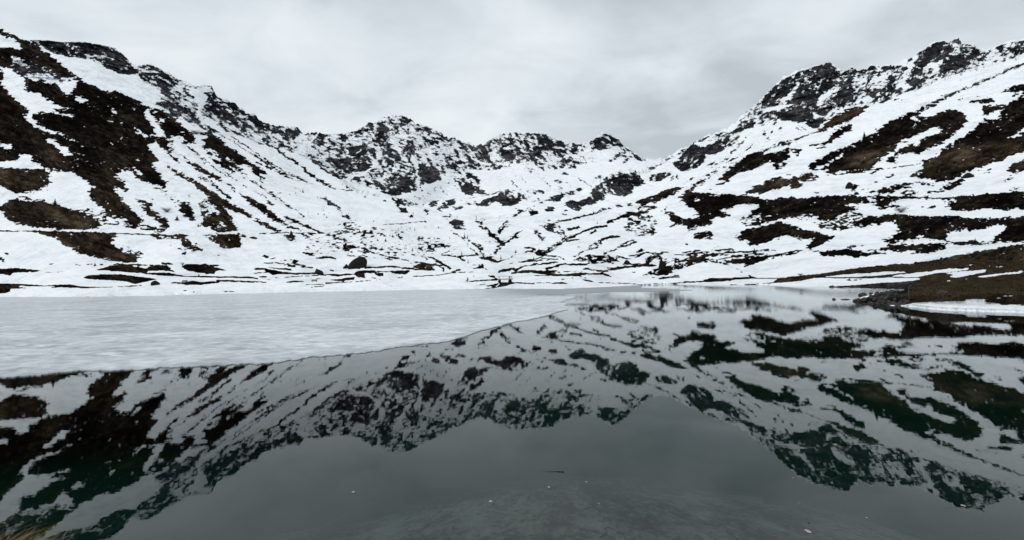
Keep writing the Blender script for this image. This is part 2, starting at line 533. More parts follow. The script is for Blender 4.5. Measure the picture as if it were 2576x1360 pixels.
tile(2000, 350, 2.566, """
r 540,1200 600,1130 640,1120 700,1140 830,1080 820,1050 860,990 1000,920 1100,880 1140,880 1220,840 1290,820 1340,900 1380,960 1340,985 1270,990 1250,1050 1190,1095 1060,1080 1000,1050 980,1100 950,1135 920,1120 900,1150 840,1180 820,1220 830,1170 760,1190 700,1240 620,1210 570,1190
r 550,1235 590,1210 605,1235 575,1250
m55 880,960 1000,870 1150,820 1220,830 1140,880 1000,920
r 0,1100 100,1090 130,1130 60,1180 0,1190
m72 0,1020 60,1020 130,1060 230,1080 180,1130 100,1110 0,1100
r 350,1140 430,1090 560,1050 560,1090 480,1150 440,1130
m62 560,1060 740,990 750,1030 650,1080
m40 150,1020 420,1020 350,1070 220,1070
r 370,1220 400,1180 470,1200 450,1240 400,1245
h 190,1240 240,1210 310,1250 240,1290
m72 40,1290 200,1210 350,1140 ~22
h 85,1222 125,1225 ~18
m62 210,1140 280,1100 330,1120 240,1150
m55 0,435 380,450 590,540 720,560 850,520 960,437 1085,490 1300,660 1420,730 1330,740 1200,690 1140,760 1080,770 1150,700 1050,600 960,760 880,720 860,740 700,770 690,810 500,810 440,830 330,830 300,780 200,770 0,760
r 850,610 880,520 960,450 1050,470 1090,520 1000,550 1000,610 900,600
m78 240,640 330,520 430,500 500,560 640,590 560,660 400,680 300,720 260,730
m35 870,640 1050,580 1250,640 1000,760
s 1000,610 1120,580 1090,640 1010,720 940,760 860,700 850,640
m40 1060,640 1180,600 1300,660 1100,700
r 1140,740 1180,690 1230,720 1160,760
r 460,930 500,910 550,940 510,965
m62 150,790 260,780 280,830 200,860
m55 500,830 600,850 620,880 520,860
m62 810,920 920,860 950,900 840,930
m40 40,880 100,880 ~12
h 240,970 280,1010 ~6
h 500,990 560,1030 ~8
h 600,940 640,1000 ~4
h 130,870 190,960 ~4
h 700,900 840,990 ~4
h 330,890 430,1000 ~3
h 20,930 120,1020 ~4
r 1650,770 1700,720 1760,640 1850,570 1900,560 1930,590 2050,560 2110,540 2190,560 2190,610 2120,650 2050,670 1990,660 1980,740 1900,800 1830,830 1750,830 1690,800
m70 1320,850 1500,760 1700,640 1960,490 2200,420 2220,470 2350,470 2280,580 2200,600 2080,530 1900,540 1700,680 1500,800 1380,870
r 1400,900 1470,860 1520,850 1640,830 1640,870 1520,940 1440,930
r 1970,780 2080,730 2070,760 1990,790
m80 2060,790 2180,720 2300,600 2410,500 ~32
m75 2080,820 2250,720 2400,620 ~22
m75 2200,770 2400,620 2470,540 ~22
m78 2210,460 2300,380 2400,240 2576,90 2576,220 2480,240 2470,400 2380,410 2300,470
m66 2400,280 2576,220 2576,350 2420,400
m45 2440,560 2576,520 2576,640 2480,600
h 1640,930 1655,885 ~16
h 1700,860 1690,920 ~8
h 1690,880 1715,915 ~8
h 1840,920 1880,900 ~8
s 2420,500 2560,380 2576,560 2480,600
s 1920,580 2010,570 1990,585
s 1700,720 1730,660 1720,720
s 1760,730 1810,760 1790,750
h 2110,970 2210,935 ~8
h 2090,930 2160,900 2170,850 2300,780 2450,700 2576,640 2576,770 2430,820 2300,860 2230,900 2180,920
h 1780,1080 1860,980 1990,890 2100,850 2000,920 1900,990 1830,1060
m70 1990,890 2160,790 2250,770 ~36
k40 1980,950 2000,970 1880,1010 1890,1000
h 1440,1140 1560,1080 1640,1010 1700,990 1800,990 1700,1030 1620,1090 1500,1150
h 1280,1150 1480,1080 1600,1030 ~12
""")
tile(1000, 350, 2.566, """
m56 0,255 150,355 500,440 1030,430 1385,260 1560,280 1800,400 2200,570 2576,430 2576,800 2400,830 2390,760 2200,720 2120,850 2280,920 2270,1000 2350,1070 2240,1060 2180,1080 2080,1000 2000,900 1900,870 1900,920 1760,970 1700,970 1620,1040 1490,1060 1440,1090 1280,1040 1100,990 1000,960 920,900 800,890 720,850 620,770 520,690 400,660 300,600 190,640 0,560
m34 1640,620 1900,560 2200,640 2380,700 2120,830 2000,880 1900,850 1760,720
m40 1420,330 1600,330 1760,440 1640,540 1480,480
r 950,610 1020,570 1130,570 1140,660 1060,690 960,670
r 780,730 830,700 960,710 1010,760 1000,840 940,870 870,800
r 790,870 860,830 930,870 940,910 860,920
r 1060,800 1110,750 1190,760 1160,820 1080,830
r 1280,970 1400,990 1500,1030 1480,1080 1400,1085 1290,1060
r 1480,900 1640,890 1620,1040 1500,1020 1470,960
r 1640,820 1720,780 1860,820 1900,900 1780,960 1700,960 1650,900
m80 980,900 1200,850 1290,900 1270,1030 1100,980
m72 1060,850 1250,830 1480,900 1280,960
h 1670,960 1690,1030 ~16
r 2080,1000 2150,930 2220,960 2230,1040 2180,1080 2110,1050
r 2260,1060 2310,1010 2360,1070
r 2120,850 2170,840 2280,910 2270,930 2180,910
m72 2100,790 2200,740 2390,780 2390,830 2200,820
r 0,290 60,320 100,390 70,430 0,390
m85 200,450 330,400 430,390 500,460 480,520 420,500 300,460
r 840,460 980,460 990,510 870,510
r 1230,400 1290,390 1310,480 1250,500
m80 1040,420 1150,330 1200,350 1210,400 1100,440
m75 1220,350 1300,310 1390,270 1420,330 1300,380
m76 520,440 600,460 570,540 500,520
m80 620,470 710,460 710,540 640,550
r 1750,1180 1790,1130 1880,1125 1850,1160 1800,1200
r 1840,1210 1930,1130 2020,1110 2030,1150 1950,1210 1880,1225
m75 2090,1130 2250,1130 2300,1150 2270,1190 2100,1160
r 2250,1180 2310,1120 2430,1080 2530,1020 2576,1010 2576,1180 2500,1190 2480,1150 2420,1140 2380,1180 2290,1190
m68 2000,1190 2110,1190 2100,1220 2010,1225
m50 2090,1110 2300,1090 2576,1010 ~16
r 1440,1210 1540,1200 1530,1250 1480,1250
r 1700,1160 1730,1165 1720,1190
h 190,580 330,690 480,800 600,880 720,970 830,1015 ~11
h 480,790 560,860 700,960 ~6
h 0,640 300,830 580,970 ~4
h 30,740 230,830 300,870 ~6
h 0,670 200,790 300,860 400,890 ~6
m62 300,885 430,890 590,970 ~24
h 870,940 990,1030 ~7
h 1000,1000 1040,1030 ~4
h 0,770 70,810 150,880 60,830 0,810
h 0,850 100,900 ~18
m66 0,930 130,1030 260,1120 400,1220 500,1290 ~30
h 0,1130 100,1170 220,1280 320,1360 230,1350 120,1280 0,1190
h 310,1290 470,1360 ~18
k40 220,1030 290,1060 ~20
h 1690,1070 1720,1110 ~6
h 1760,1040 1785,1090 ~6
h 1820,1000 1840,1035 ~8
h 1860,970 1950,1090 ~3
h 2020,970 2140,1070 ~3
h 1600,1060 1680,1120 ~3
m45 1860,990 1930,960 2060,960 1980,940
s 1615,700 1640,780 1660,900 ~20
s 1245,690 1205,790 1100,860 960,900 ~20
s 640,460 540,560 470,600 ~12
s 190,520 150,440 ~16
s 1390,760 1460,830 1400,830
s 1180,790 1230,700 1240,690 1230,760
s 1000,660 1090,610 1100,620 1040,650
""")
tile(2700, 560, 3.676, """
h 520,550 540,480 630,400 600,340 760,280 920,180 1080,130 1250,70 1400,20 1600,-10 1600,5 1450,40 1300,70 1150,140 1050,200 1200,160 1350,120 1480,90 1700,105 1640,150 1600,220 1570,160 1480,150 1520,200 1420,270 1280,310 1180,300 1040,370 950,410 870,400 780,430 690,470 600,530
h 0,740 0,700 100,620 280,500 400,420 440,440 340,500 250,580 130,650 50,730
m70 300,500 430,400 560,360 700,300 ~34
h 1750,340 1900,250 2100,150 2250,90 2400,20 2500,0 2573,-10 2573,400 2450,390 2200,420 2000,460 2060,400 1900,400 1780,420
b 870,720 1000,640 1100,600 1250,560 1330,510 1480,520 1650,470 1800,430 1870,470 1940,520 1700,550 1580,540 1700,620 1680,640 1530,670 1470,625 1350,670 1220,710 1100,740 910,740
h 0,760 200,755 420,745 780,765 970,790 1070,820 1200,830 1400,810 1850,795 2050,775 2400,765 2573,775 2573,910 2480,900 2300,890 2260,930 2500,960 2330,1020 2200,1060 2150,1100 1960,1130 1900,1050 1740,1030 1580,1080 1500,1120 1380,1110 1200,1150 1040,1200 870,1220 950,1160 1100,1110 1250,1060 1080,1080 1060,1050 920,1070 930,1000 1050,950 1040,905 900,890 740,900 670,950 500,970 540,1030 660,1045 560,1100 420,1100 220,1150 200,1230 100,1220 0,1210 0,1110 100,1090 190,1050 100,960 0,910
b 90,940 330,750 350,760 250,850 120,960
k48 740,1080 1060,1060 1040,1180 870,1220 760,1180
k52 1500,1110 1740,1030 1940,1080 1920,1140 1560,1120
k48 1800,1130 2150,1100 2500,970 2573,1080 2540,1200 2200,1290 1900,1240
k45 1220,330 1440,270 1470,330 1400,390 1220,430
h 1430,480 1510,470 ~14
h 1160,565 1330,510 ~22
h 1860,728 1900,728 ~16
h 2310,650 2350,600 2420,595 2390,640 2500,620 2440,710 2360,715 2400,660
h 2440,760 2480,730 2520,745
h 430,615 600,570 ~12
h 480,615 590,575 ~10
h 340,690 380,680 ~8
h 1900,95 2020,70 ~7
h 1810,50 1900,30 2090,5 ~22
h 60,530 110,515 ~8
h 0,570 40,555 ~8
h 1650,565 1900,550 ~5
h 1940,490 2573,430 ~8
k45 0,1220 220,1210 100,1280 0,1290
h 100,1340 200,1310 300,1280 380,1330 360,1360 120,1360
s 100,800 180,830 180,855 110,855
s 1880,400 2050,290 2250,170 2440,40 2450,50 2280,180 2080,300 1920,395
s 0,915 100,960 190,1050 100,1095 0,1110
s 880,300 930,295 900,310
s 1180,280 1240,265 1200,290
s 2050,820 2090,825 2060,830
s 1080,1080 1250,1050 1200,1080 1120,1090
s 1920,910 1980,895 1930,920
""")
tile(3328, 560, 3.676, """
h 0,60 140,40 300,0 960,-10 760,50 700,130 520,220 560,260 440,310 390,380 200,390 0,410 0,180
b 0,200 300,120 640,100 560,180 420,280 380,370 100,380 0,400
h 640,200 700,180 830,180 690,250 750,270 720,300 520,300 600,250
h 690,170 860,60 1000,-10 1030,0 1000,60 870,160 720,190
h 1000,60 1100,-10 1440,-10 1350,60 1200,110 1060,170 980,150 870,160
h 0,440 200,410 350,400 520,390 650,375 800,350 1000,330 1200,290 ~12
h 320,460 500,360 520,370 450,440 340,465
h 0,430 180,420 150,470 0,455
b 1040,300 1180,250 1330,180 1390,100 1550,0 1600,-10 2573,-10 2573,150 2480,160 2340,220 2240,280 2100,310 1950,360 1850,390 1760,430 1640,500 1500,560 1300,590 1260,580 1320,540 1160,550 1000,510 870,525 1000,460 1090,400 1160,350 1060,350 1210,300
h 1160,550 1320,540 1260,580 1300,590 1500,560 1640,500 1760,430 1850,390 1600,400 1300,480
b 2573,250 2400,320 2340,380 2320,450 2420,465 2573,410
h 1720,510 1740,460 1820,440 1880,465 1840,490 1760,510 1700,560 1660,620 1500,690 1440,720 1300,740 1130,770 1120,740 1200,700 1340,690 1400,640 1550,570 1640,540
h 440,740 470,680 560,650 800,620 990,625 960,650 850,680 640,730 500,760
h 280,750 400,690 440,700 380,740
h 780,760 830,710 960,700 1110,710 1020,740 860,770
k50 350,620 480,560 700,470 ~44
h 570,530 700,470 ~14
k30 530,620 1100,560 1340,600 1300,640 1000,620
h 0,650 60,590 110,595 80,640 190,620 130,710 50,715 90,660
h 130,760 170,730 210,745
h 220,690 270,678 ~16
h 310,680 360,672 ~8
h 1980,460 1990,430 2090,420 2060,450
h 2050,405 2110,385 ~16
h 1900,412 1940,400 ~8
h 2240,600 2300,550 2340,510 2420,510 2360,565 2280,605
k45 2350,640 2530,610 2500,680 2340,710
h 1250,635 1330,620 ~12
h 0,770 400,775 900,790 1300,800 1600,790 1800,770 2300,725 2573,715 2573,975 2400,970 2280,990 2150,965 1950,965 1800,995 1480,990 1550,940 1500,900 1650,830 1560,825 1350,830 1200,825 800,820 680,860 620,890 560,940 700,900 810,920 760,945 640,950 540,980 450,960 430,900 350,890 150,900 0,905
h 1050,965 1100,935 1200,940 1310,910 1290,965
k65 1340,900 1500,860 1620,830 ~26
h 1440,940 1500,925 ~14
k52 0,920 200,940 100,1040 0,1040
k48 0,1050 170,1070 100,1240 0,1240
h 100,1240 110,1180 240,1100 380,1060 600,1055 780,1040 1000,1070 1300,1070 1600,1070 1740,1120 2000,1120 2300,1110 2573,1075 2573,1360 2150,1360 2250,1290 2370,1210 2200,1190 2000,1260 1820,1290 1600,1300 1500,1300 1430,1360 650,1360 760,1320 850,1290 700,1290 780,1240 720,1170 700,1120 560,1160 400,1180 200,1230
k40 120,1240 700,1130 720,1180 300,1230
k45 1700,1090 2400,1070 2300,1110 1760,1120
s 280,840 340,800 420,805 380,850
s 480,840 580,800 520,845
s 890,1310 990,1275 940,1310
s 1090,1270 1240,1250 1150,1275
s 1600,1300 1820,1290 2000,1260 2200,1190 2370,1210 2250,1290 2150,1360 1450,1360
s 1560,1190 1620,1185 1580,1195
s 1660,1180 1740,1172 1700,1190
s 2250,1115 2330,1105 2300,1130
s 510,215 640,190 560,225
s 700,45 780,10 880,0 960,0 830,70 760,60
s 690,130 720,90 780,80 740,120
""")
tile(3000, 600, 2.506, """
h 1150,870 1300,830 1460,780 1600,760 1820,800 1820,870 1700,860 1550,850 1480,860 1260,900
h 1820,890 2050,880 2130,880 2240,880 2340,790 2420,720 2576,640 2576,890 2300,900 2000,920 1820,900
h 800,950 840,920 1000,915 1040,930 900,935 820,960 1000,970 1180,940 1300,910 1640,900 1820,900 1820,950 1640,990 1510,1000 1380,1000 1300,990 1100,1010 920,1030 900,1015 780,1010 640,1025 570,1020 580,1000 490,970 500,960 600,980 700,975
b 600,1195 800,1160 1000,1130 1290,1105 1540,1085 1800,1040 1920,1010 2160,965 2576,900 2576,1353 1450,1353 1200,1310 1400,1290 1560,1260 1900,1245 1600,1235 1250,1225 1000,1225 720,1230 300,1235 380,1215
g 650,1325 900,1310 1200,1285 1450,1290 1500,1330 1400,1353 1000,1345
p 0,1243 1000,1240 1560,1235 2050,1243 ~9
s 840,985 1000,970 1290,965 1310,990 1100,985
s 1340,990 1500,965 1510,985 1400,1000
s 1600,1000 1700,975 1900,940 1960,950 1830,970 1620,1000
s 1480,845 1600,815 1580,840
s 1280,905 1500,850 1780,860 1770,890 1500,900
s 720,1225 1000,1195 1200,1180 1430,1185 1250,1200 1000,1225
s 1240,1225 1480,1190 1700,1165 2050,1145 1900,1175 1700,1195 1560,1225 1400,1230
s 1790,1195 1880,1185 2220,1155 2200,1180 2060,1210 1930,1235 1830,1230 1900,1205
s 2100,1230 2300,1205 2560,1180 2540,1195 2350,1210 2200,1235
s 1990,1115 2050,1105 2110,1103 2050,1118
s 2280,1130 2370,1122 2360,1133
s 300,1300 500,1280 840,1270 1000,1255 1250,1240 1450,1245 1560,1255 1400,1275 1200,1285 900,1310 650,1325 400,1320
s 0,1310 350,1285 600,1250 850,1245 780,1270 480,1295 300,1310
""")
tile(2700, 850, 3.676, """
h 690,350 760,270 860,190 1100,150 1250,105 1330,92 1420,105 1590,160 1700,200 1890,220 1990,290 2150,290 2150,310 2050,370 1890,450 1800,480 1700,480 1780,410 1860,320 1740,330 1660,355 1610,290 1500,295 1380,295 1200,370 1040,420 900,440 940,370 820,345
h 110,300 200,250 290,210 360,240 380,290 320,320 220,315
k40 100,290 400,320 360,340 140,350
k40 630,220 760,220 700,300 620,290
h 240,595 400,555 700,525 900,520 1100,490 1220,485 ~16
h 1060,515 1310,500 ~11
h 440,505 540,485 690,490 ~18
h 0,535 200,500 ~15
h 0,562 250,540 ~8
k65 390,460 500,435 ~22
h 400,490 380,500 ~14
h 0,610 60,575 200,590 330,630 400,630 560,680 700,740 850,790 940,850 840,790 660,720 500,690 340,665 250,655 100,690 0,715
h 900,860 960,890 ~14
h 720,765 750,775 ~12
h 780,815 815,820 ~14
h 440,640 600,605 800,570 950,550 1110,555 ~13
h 380,580 430,575 ~14
h 500,570 610,565 ~14
h 520,665 700,630 860,600 1050,590 1190,570 1300,560 1500,510 1690,490 1820,490 1880,520 2000,540 2100,500 2280,490 2330,440 2450,430 2573,435 2573,445 2400,460 2330,490 2500,500 2573,500 2573,515 2330,515 2280,545 2573,540 2573,580 2430,600 2400,580 2200,570 2080,590 1940,580 1960,560 1860,525 1750,515 1560,560 1420,575 1280,590 1100,650 900,730 820,745 860,690 660,705 520,670
b 540,665 740,650 860,640 850,690 660,705
b 1450,885 1860,850 2100,810 2573,740 2573,840 2200,870 1900,890 1500,900
p 320,905 960,905 1500,900 2000,895 2573,890 ~10
h 200,935 350,935 600,930 800,920 1060,905 960,880 700,890 680,900 320,910
h 0,955 200,950 400,945 640,935 ~16
b 1320,910 1850,905 1600,950 1400,965 1100,985 1000,990 1250,960 1290,930
h 640,995 960,992 1050,985 ~8
h 1180,1000 1500,1000 1850,970 2100,950 2280,930 2370,920 ~16
g 2050,1025 2150,1010 2573,985 2573,1045 2130,1035
h 2570,440 2573,440 ~1
k40 1820,110 2000,100 1880,150 1800,150
k45 2190,150 2420,100 2400,190 2200,210
h 2430,350 2450,365 ~10
h 1330,340 1360,335 ~14
s 870,620 930,625 890,640
""")
tile(3328, 200, 3.676, """
m78 0,360 200,330 400,220 540,220 700,180 960,100 1080,10 1240,-40 1900,-40 2100,90 2100,130 1700,260 1400,370 1000,520 700,640 480,730 300,780 0,740
r 10,340 60,260 110,245 170,290 130,350
r 290,290 340,220 410,210 410,250 360,290
r 920,260 1100,60 1200,0 1520,-20 1500,70 1360,130 1180,180 1060,260 980,320
r 780,480 920,360 1000,320 1120,300 1260,330 1380,380 1200,440 1020,520 860,510
r 1360,240 1440,110 1560,80 1680,120 1760,190 1700,240 1520,300 1420,340
m40 200,340 560,320 740,420 560,520 340,480
s 1000,60 1060,100 950,200 900,300 840,360 780,430 720,480 850,340 900,230
s 1120,250 1180,190 1340,170 1320,270 1240,250
s 780,510 1000,530 850,550
s 260,690 350,660 420,710 300,730
m50 0,830 300,780 500,740 800,610 1100,520 1400,390 1700,290 2000,190 2300,130 2573,20 ~50
m75 2100,110 2250,90 2400,20 2573,-40 2400,-40 2200,60
b 0,840 240,800 340,810 260,880 140,960 0,1020
m85 0,1000 140,960 ~14
h 0,1060 80,1050 130,1060 60,1150 0,1190
k50 680,720 860,690 ~50
m88 1080,840 1300,750 1500,650 1700,560 1900,480 2150,380 2350,280 2573,190 ~44
h 760,960 900,900 1080,840 1300,740 1460,680 1300,790 1180,860 1000,940 900,970
m60 1380,655 1490,625 ~12
m70 1020,820 1220,745 1400,690 ~16
h 90,1350 220,1280 330,1230 480,1130 640,1020 820,950 1000,920 1200,880 1060,930 960,960 940,1000 1000,1020 1140,1010 1220,950 1380,880 1500,850 1580,860 1700,920 1750,950 1740,1040 1700,1110 1600,1170 1530,1240 1400,1330 1350,1370 1100,1370 1040,1300 1160,1240 1380,1180 1390,1140 1340,1090 1200,1130 1060,1200 960,1260 850,1280 760,1340 740,1370 80,1370
h 980,980 1080,945 1180,970 1120,1000 1020,1000
h 1650,780 1800,730 2000,690 2140,690 2150,720 2080,760 1960,780 1990,800 1960,900 1940,930 2060,940 2140,900 2320,820 2300,860 2200,930 2200,970 2100,990 2000,960 1920,1060 1800,1160 1700,1240 1560,1300 1480,1370 2573,1370 2573,660 2460,690 2380,740 2280,800 2180,790 2100,800 1980,790 1900,750 1760,760
h 2190,620 2340,550 2573,470 2573,590 2400,600 2300,600
h 2370,650 2573,600 2573,630 2420,660
k50 1630,825 1800,830 1780,850 1650,850
h 1880,668 1920,662 ~12
h 1580,715 1700,700 ~16
s 2050,970 2140,900 2320,820 2330,820 2200,930 2200,970 2110,990
s 930,1120 1000,1050 1020,1050 980,1110
s 1100,1070 1170,1055 1150,1075
s 330,1280 400,1280 360,1340
s 600,1200 640,1190 620,1210
s 2450,1180 2573,1110 2573,1170 2500,1190
s 2290,1270 2420,1230 2573,1205 2573,1225 2400,1260
s 950,1340 1030,1320 1010,1370
s 1520,965 1560,960 1540,975
""")
tile(3200, 1050, 3.111, """
b 500,60 700,0 2576,-100 2576,460 2300,470 2130,435 1880,420 1450,432 1250,440 1100,470 980,470 760,460 560,430 640,380 800,320 1100,290 1160,275 1800,262 1200,250 800,200 1300,160 1300,130 500,130
g 700,470 560,430 640,390 800,320 900,300 1100,290 1160,270 1170,430 1100,470 980,470
g 180,248 400,228 800,200 1000,190 1350,180 1300,220 1200,260 1080,280 800,268 400,262
s 0,140 200,140 440,145 440,155 300,160 200,180 0,200
s 0,205 200,205 330,180 620,160 640,145 900,135 1250,140 1320,155 1150,165 880,185 800,200 400,228 180,248 0,247
s 80,130 300,105 420,90 620,85 880,60 1140,65 1000,85 700,115 520,128
s 900,122 1250,75 1600,30 1920,15 1900,35 1600,65 1450,90 1280,130
s 1600,85 1750,75 2130,30 2120,55 1900,100 1720,135 1660,120 1760,95
s 1990,125 2150,95 2576,55 2530,75 2300,95 2060,135
s 1790,152 1890,150 1880,158
s 1620,175 1650,165 1690,175 1650,182
p 0,130 600,128 1280,130 2050,140 ~8
h 640,385 ~1
s 1090,480 1250,440 1450,432 1800,425 1880,410 1830,400 2000,395 2190,400 2080,420 2130,435 2260,445 2310,475 2440,475 2576,450 2576,660 1900,620 1500,560
s 2200,390 2270,375 2320,390 2240,395
s 2300,365 2340,352 2530,350 2420,365
s 2210,5 2330,0 2320,8
s 640,360 700,352 730,355 690,364
h 20,190 200,175 360,160 ~14
h 420,170 600,158 ~9
""")
tile(3000, 80, 2.506, """
m68 -200,900 0,765 180,590 400,490 660,412 740,480 870,470 1050,455 1280,440 1470,370 1540,310 1690,225 1760,200 1870,205 1940,175 1965,230 2080,240 2120,275 2260,340 2260,380 2150,430 1970,500 1750,580 1500,650 1400,690 1150,790 900,860 750,900 520,1070 440,1050 430,1000 380,1020 280,1000 150,990 100,1040 0,1050 -100,1000
r 0,770 100,680 180,600 250,560 340,600 300,680 180,760 60,860 0,880
r 270,830 360,630 440,650 540,700 550,770 480,840 300,840
r 440,600 600,430 690,430 740,500 760,580 700,660 600,700 520,620
r 130,910 300,880 320,830 460,880 480,930 370,1020 280,990 160,990
r 430,1030 470,960 600,1000 560,1060 500,1060
r 660,760 800,670 860,720 900,800 760,850
r 830,520 880,470 940,490 900,540
r 1030,490 1060,450 1100,450 1100,490
r 1370,640 1500,420 1690,230 1840,210 1870,300 1820,360 1740,400 1620,420 1540,520 1500,560 1620,600 1500,650
r 1740,450 1860,350 1930,330 2000,380 2050,430 1900,490 1800,540 1720,540
r 1880,205 1940,175 1965,230 1920,230
m50 2200,290 2380,230 2576,195 2576,330 2400,380 2260,370
m40 840,540 1100,520 1280,600 1100,720 960,640
b 460,1130 560,1070 700,950 860,870 1050,850 1020,890 900,960 740,1040 620,1090
m75 0,1300 150,1220 350,1170 460,1130 ~24
h 490,1240 620,1190 680,1130 720,1090 860,1020 910,1030 870,1090 760,1140 680,1200
h 540,1265 620,1252 ~8
m45 40,1080 110,1060 130,1110 60,1120
m45 160,1060 210,1040 200,1110 170,1110
h 330,1050 400,1110 ~6
h 370,1040 440,1100 ~6
h 0,1090 60,1180 ~24
s 200,780 360,640 340,660 280,740 150,850
s 560,750 680,690 760,650 720,700 640,760 540,850
s 0,880 80,860 200,840 320,830 160,880 20,905
s 490,920 560,940 680,960 600,960 500,950
s 1380,640 1320,660 1400,580 1500,400 1480,480
""")
tile(0, 500, 2.566, """
h 0,60 0,170 1560,170 1500,90 1440,60 1350,20
h 1640,100 1700,140 1760,130 1780,170 1500,170 1500,100
h 1700,0 1900,0 1960,100 1980,170 1860,130 1760,60
m60 1900,0 2100,40 2200,120 2100,80
s 380,0 480,20 640,90 650,105 500,40
s 460,105 530,130 600,180 480,150
s 690,120 780,140 760,150
s 1100,150 1150,180 1130,190
s 0,170 140,200 130,230 0,200
s 1350,0 1400,20 1480,90 1470,110 1400,60
s 1540,0 1620,20 1700,110 1620,100 1560,50
""")
tile(2000, 750, 3.22, """
h 2120,130 2200,60 2280,20 2576,40 2576,440 2440,460 2300,470 2150,420 2060,470 2010,480 2080,420 2020,330 1960,270 2020,260 2100,300 2180,350 2300,370 2400,290 2330,190 2230,150
h 1950,270 1980,230 2020,210 ~14
h 2350,590 2430,530 2500,510 2576,540 2576,590 2450,600
h 2200,60 2250,10 2350,-40 2420,-60 2300,20
""")
tile(1800, 1080, 11.709, """
g 1870,380 2450,370 2576,360 2576,440 2430,460 2260,540 1900,600 1590,660 1560,620 1800,590 1940,440
b 1220,550 1500,490 1660,490 1690,430 1900,410 1850,510 1740,590 1600,600 1530,560 1440,570
h 1240,665 1400,645 1560,630 ~26
h 500,355 1000,310 1560,240 1850,200 1850,290 1400,305 900,340
h 800,490 1100,485 1370,435 ~26
h 1450,80 1700,30 1660,110 1800,160 1900,200 1700,180 1520,150 1500,110
b 2300,400 2576,350 2576,440 2400,450
""")
tile(3200, 1050, 3.111, """
s 1090,480 1250,440 1450,432 1800,425 1880,410 1830,400 2000,395 2190,400 2080,420 2130,435 2260,445 2310,475 2440,475 2576,450 2576,660 1900,620 1500,560
""")
# ============================ helpers =======================================
def ray(x, y):
    x = np.asarray(x, float); y = np.asarray(y, float)
    a = (x - 1288.0) / FOC; b = (680.0 - y) / FOC
    return a[..., None] * _X + b[..., None] * _U + _F
def plane_depth(x, y, z=0.0):
    return (z - CAMH) / ray(x, y)[..., 2]
def at(x, y, d): return EYE + np.asarray(d, float)[..., None] * ray(x, y)
def on_plane(x, y, z=0.0): return at(x, y, plane_depth(x, y, z))
def to_px(p):
    v = np.asarray(p, float) - EYE
    d = v @ _F
    return 1288 + FOC * (v @ _X) / d, 680 - FOC * (v @ _U) / d, d
def interp(poly):
    a = np.array(poly, float)
    return lambda x: np.interp(x, a[:, 0], a[:, 1])

def _hash(ix, iy, iz):
    h = (ix.astype(np.int64) * 374761393 + iy.astype(np.int64) * 668265263 + iz.astype(np.int64) * 1442695041) & 0xFFFFFFFF
    h = ((h ^ (h >> 13)) * 1274126177) & 0xFFFFFFFF
    h = (h ^ (h >> 16)) & 0xFFFFFFFF
    return h.astype(np.float64) / 4294967295.0
def vnoise(x, y, z):
    x0, y0, z0 = np.floor(x), np.floor(y), np.floor(z)
    fx, fy, fz = x - x0, y - y0, z - z0
    fx = fx * fx * (3 - 2 * fx); fy = fy * fy * (3 - 2 * fy); fz = fz * fz * (3 - 2 * fz)
    r = 0
    for dx in (0, 1):
        for dy in (0, 1):
            for dz in (0, 1):
                w = (fx if dx else 1 - fx) * (fy if dy else 1 - fy) * (fz if dz else 1 - fz)
                r = r + w * _hash(x0 + dx, y0 + dy, z0 + dz)
    return r * 2 - 1
def fbm(x, y, z, octv=4, gain=0.5):
    r, a = 0, 1.0
    for o in range(octv):
        r = r + a * vnoise(x + 17.3 * o, y - 9.1 * o, z + 5.7 * o)
        x, y, z, a = x * 2.03, y * 2.03, z * 2.03, a * gain
    return r
def ridged(x, y, z, octv=4):
    r, a = 0, 1.0
    for o in range(octv):
        r = r + a * (1 - 2 * np.abs(vnoise(x + 3.3 * o, y + 11.1 * o, z)))
        x, y, z, a = x * 2.1, y * 2.1, z * 2.1, a * 0.5
    return r
def cells(x, y, seed=0):
    # random value of the nearest scattered point: flat facets with straight edges
    x0, y0 = np.floor(x), np.floor(y)
    best = np.full(x.shape, 1e9); val = np.zeros(x.shape); k0 = np.full(x.shape, float(seed))
    for dx in (-1, 0, 1):
        for dy in (-1, 0, 1):
            cx_, cy_ = x0 + dx, y0 + dy
            px_ = cx_ + _hash(cx_, cy_, k0); py_ = cy_ + _hash(cx_, cy_, k0 + 1)
            dd = (px_ - x) ** 2 + (py_ - y) ** 2
            n = dd < best
            best = np.where(n, dd, best); val = np.where(n, _hash(cx_, cy_, k0 + 2), val)
    return val * 2 - 1
def smooth(a, b, x):
    t = np.clip((x - a) / (b - a), 0, 1)
    return t * t * (3 - 2 * t)

def mat(name):
    mt = bpy.data.materials.new(name)
    mt.use_nodes = True
    mt.node_tree.nodes.clear()
    return mt, mt.node_tree
def principled(t, **kw):
    o = N(t, 'ShaderNodeOutputMaterial')
    b = N(t, 'ShaderNodeBsdfPrincipled')
    link(t, b.outputs[0], o.inputs['Surface'])
    for k, v in kw.items():
        k = k.replace('_', ' ')
        if isinstance(v, (int, float)): b.inputs[k].default_value = v
        elif isinstance(v, tuple): b.inputs[k].default_value = (*v, 1)
        else: link(t, v, b.inputs[k])
    return b, o
def noise_tex(t, scale, detail=4, rough=0.55, vec=None, stretch=None, dist=0.0, loc=(0, 0, 0)):
    if vec is None: vec = N(t, 'ShaderNodeNewGeometry').outputs['Position']
    mp = N(t, 'ShaderNodeMapping')
    mp.inputs['Location'].default_value = loc
    if stretch: mp.inputs['Scale'].default_value = stretch
    link(t, vec, mp.inputs[0])
    n = N(t, 'ShaderNodeTexNoise')
    n.inputs['Scale'].default_value = scale
    n.inputs['Detail'].default_value = detail
    n.inputs['Roughness'].default_value = rough
    n.inputs['Distortion'].default_value = dist
    link(t, mp.outputs[0], n.inputs['Vector'])
    return n.outputs['Fac']
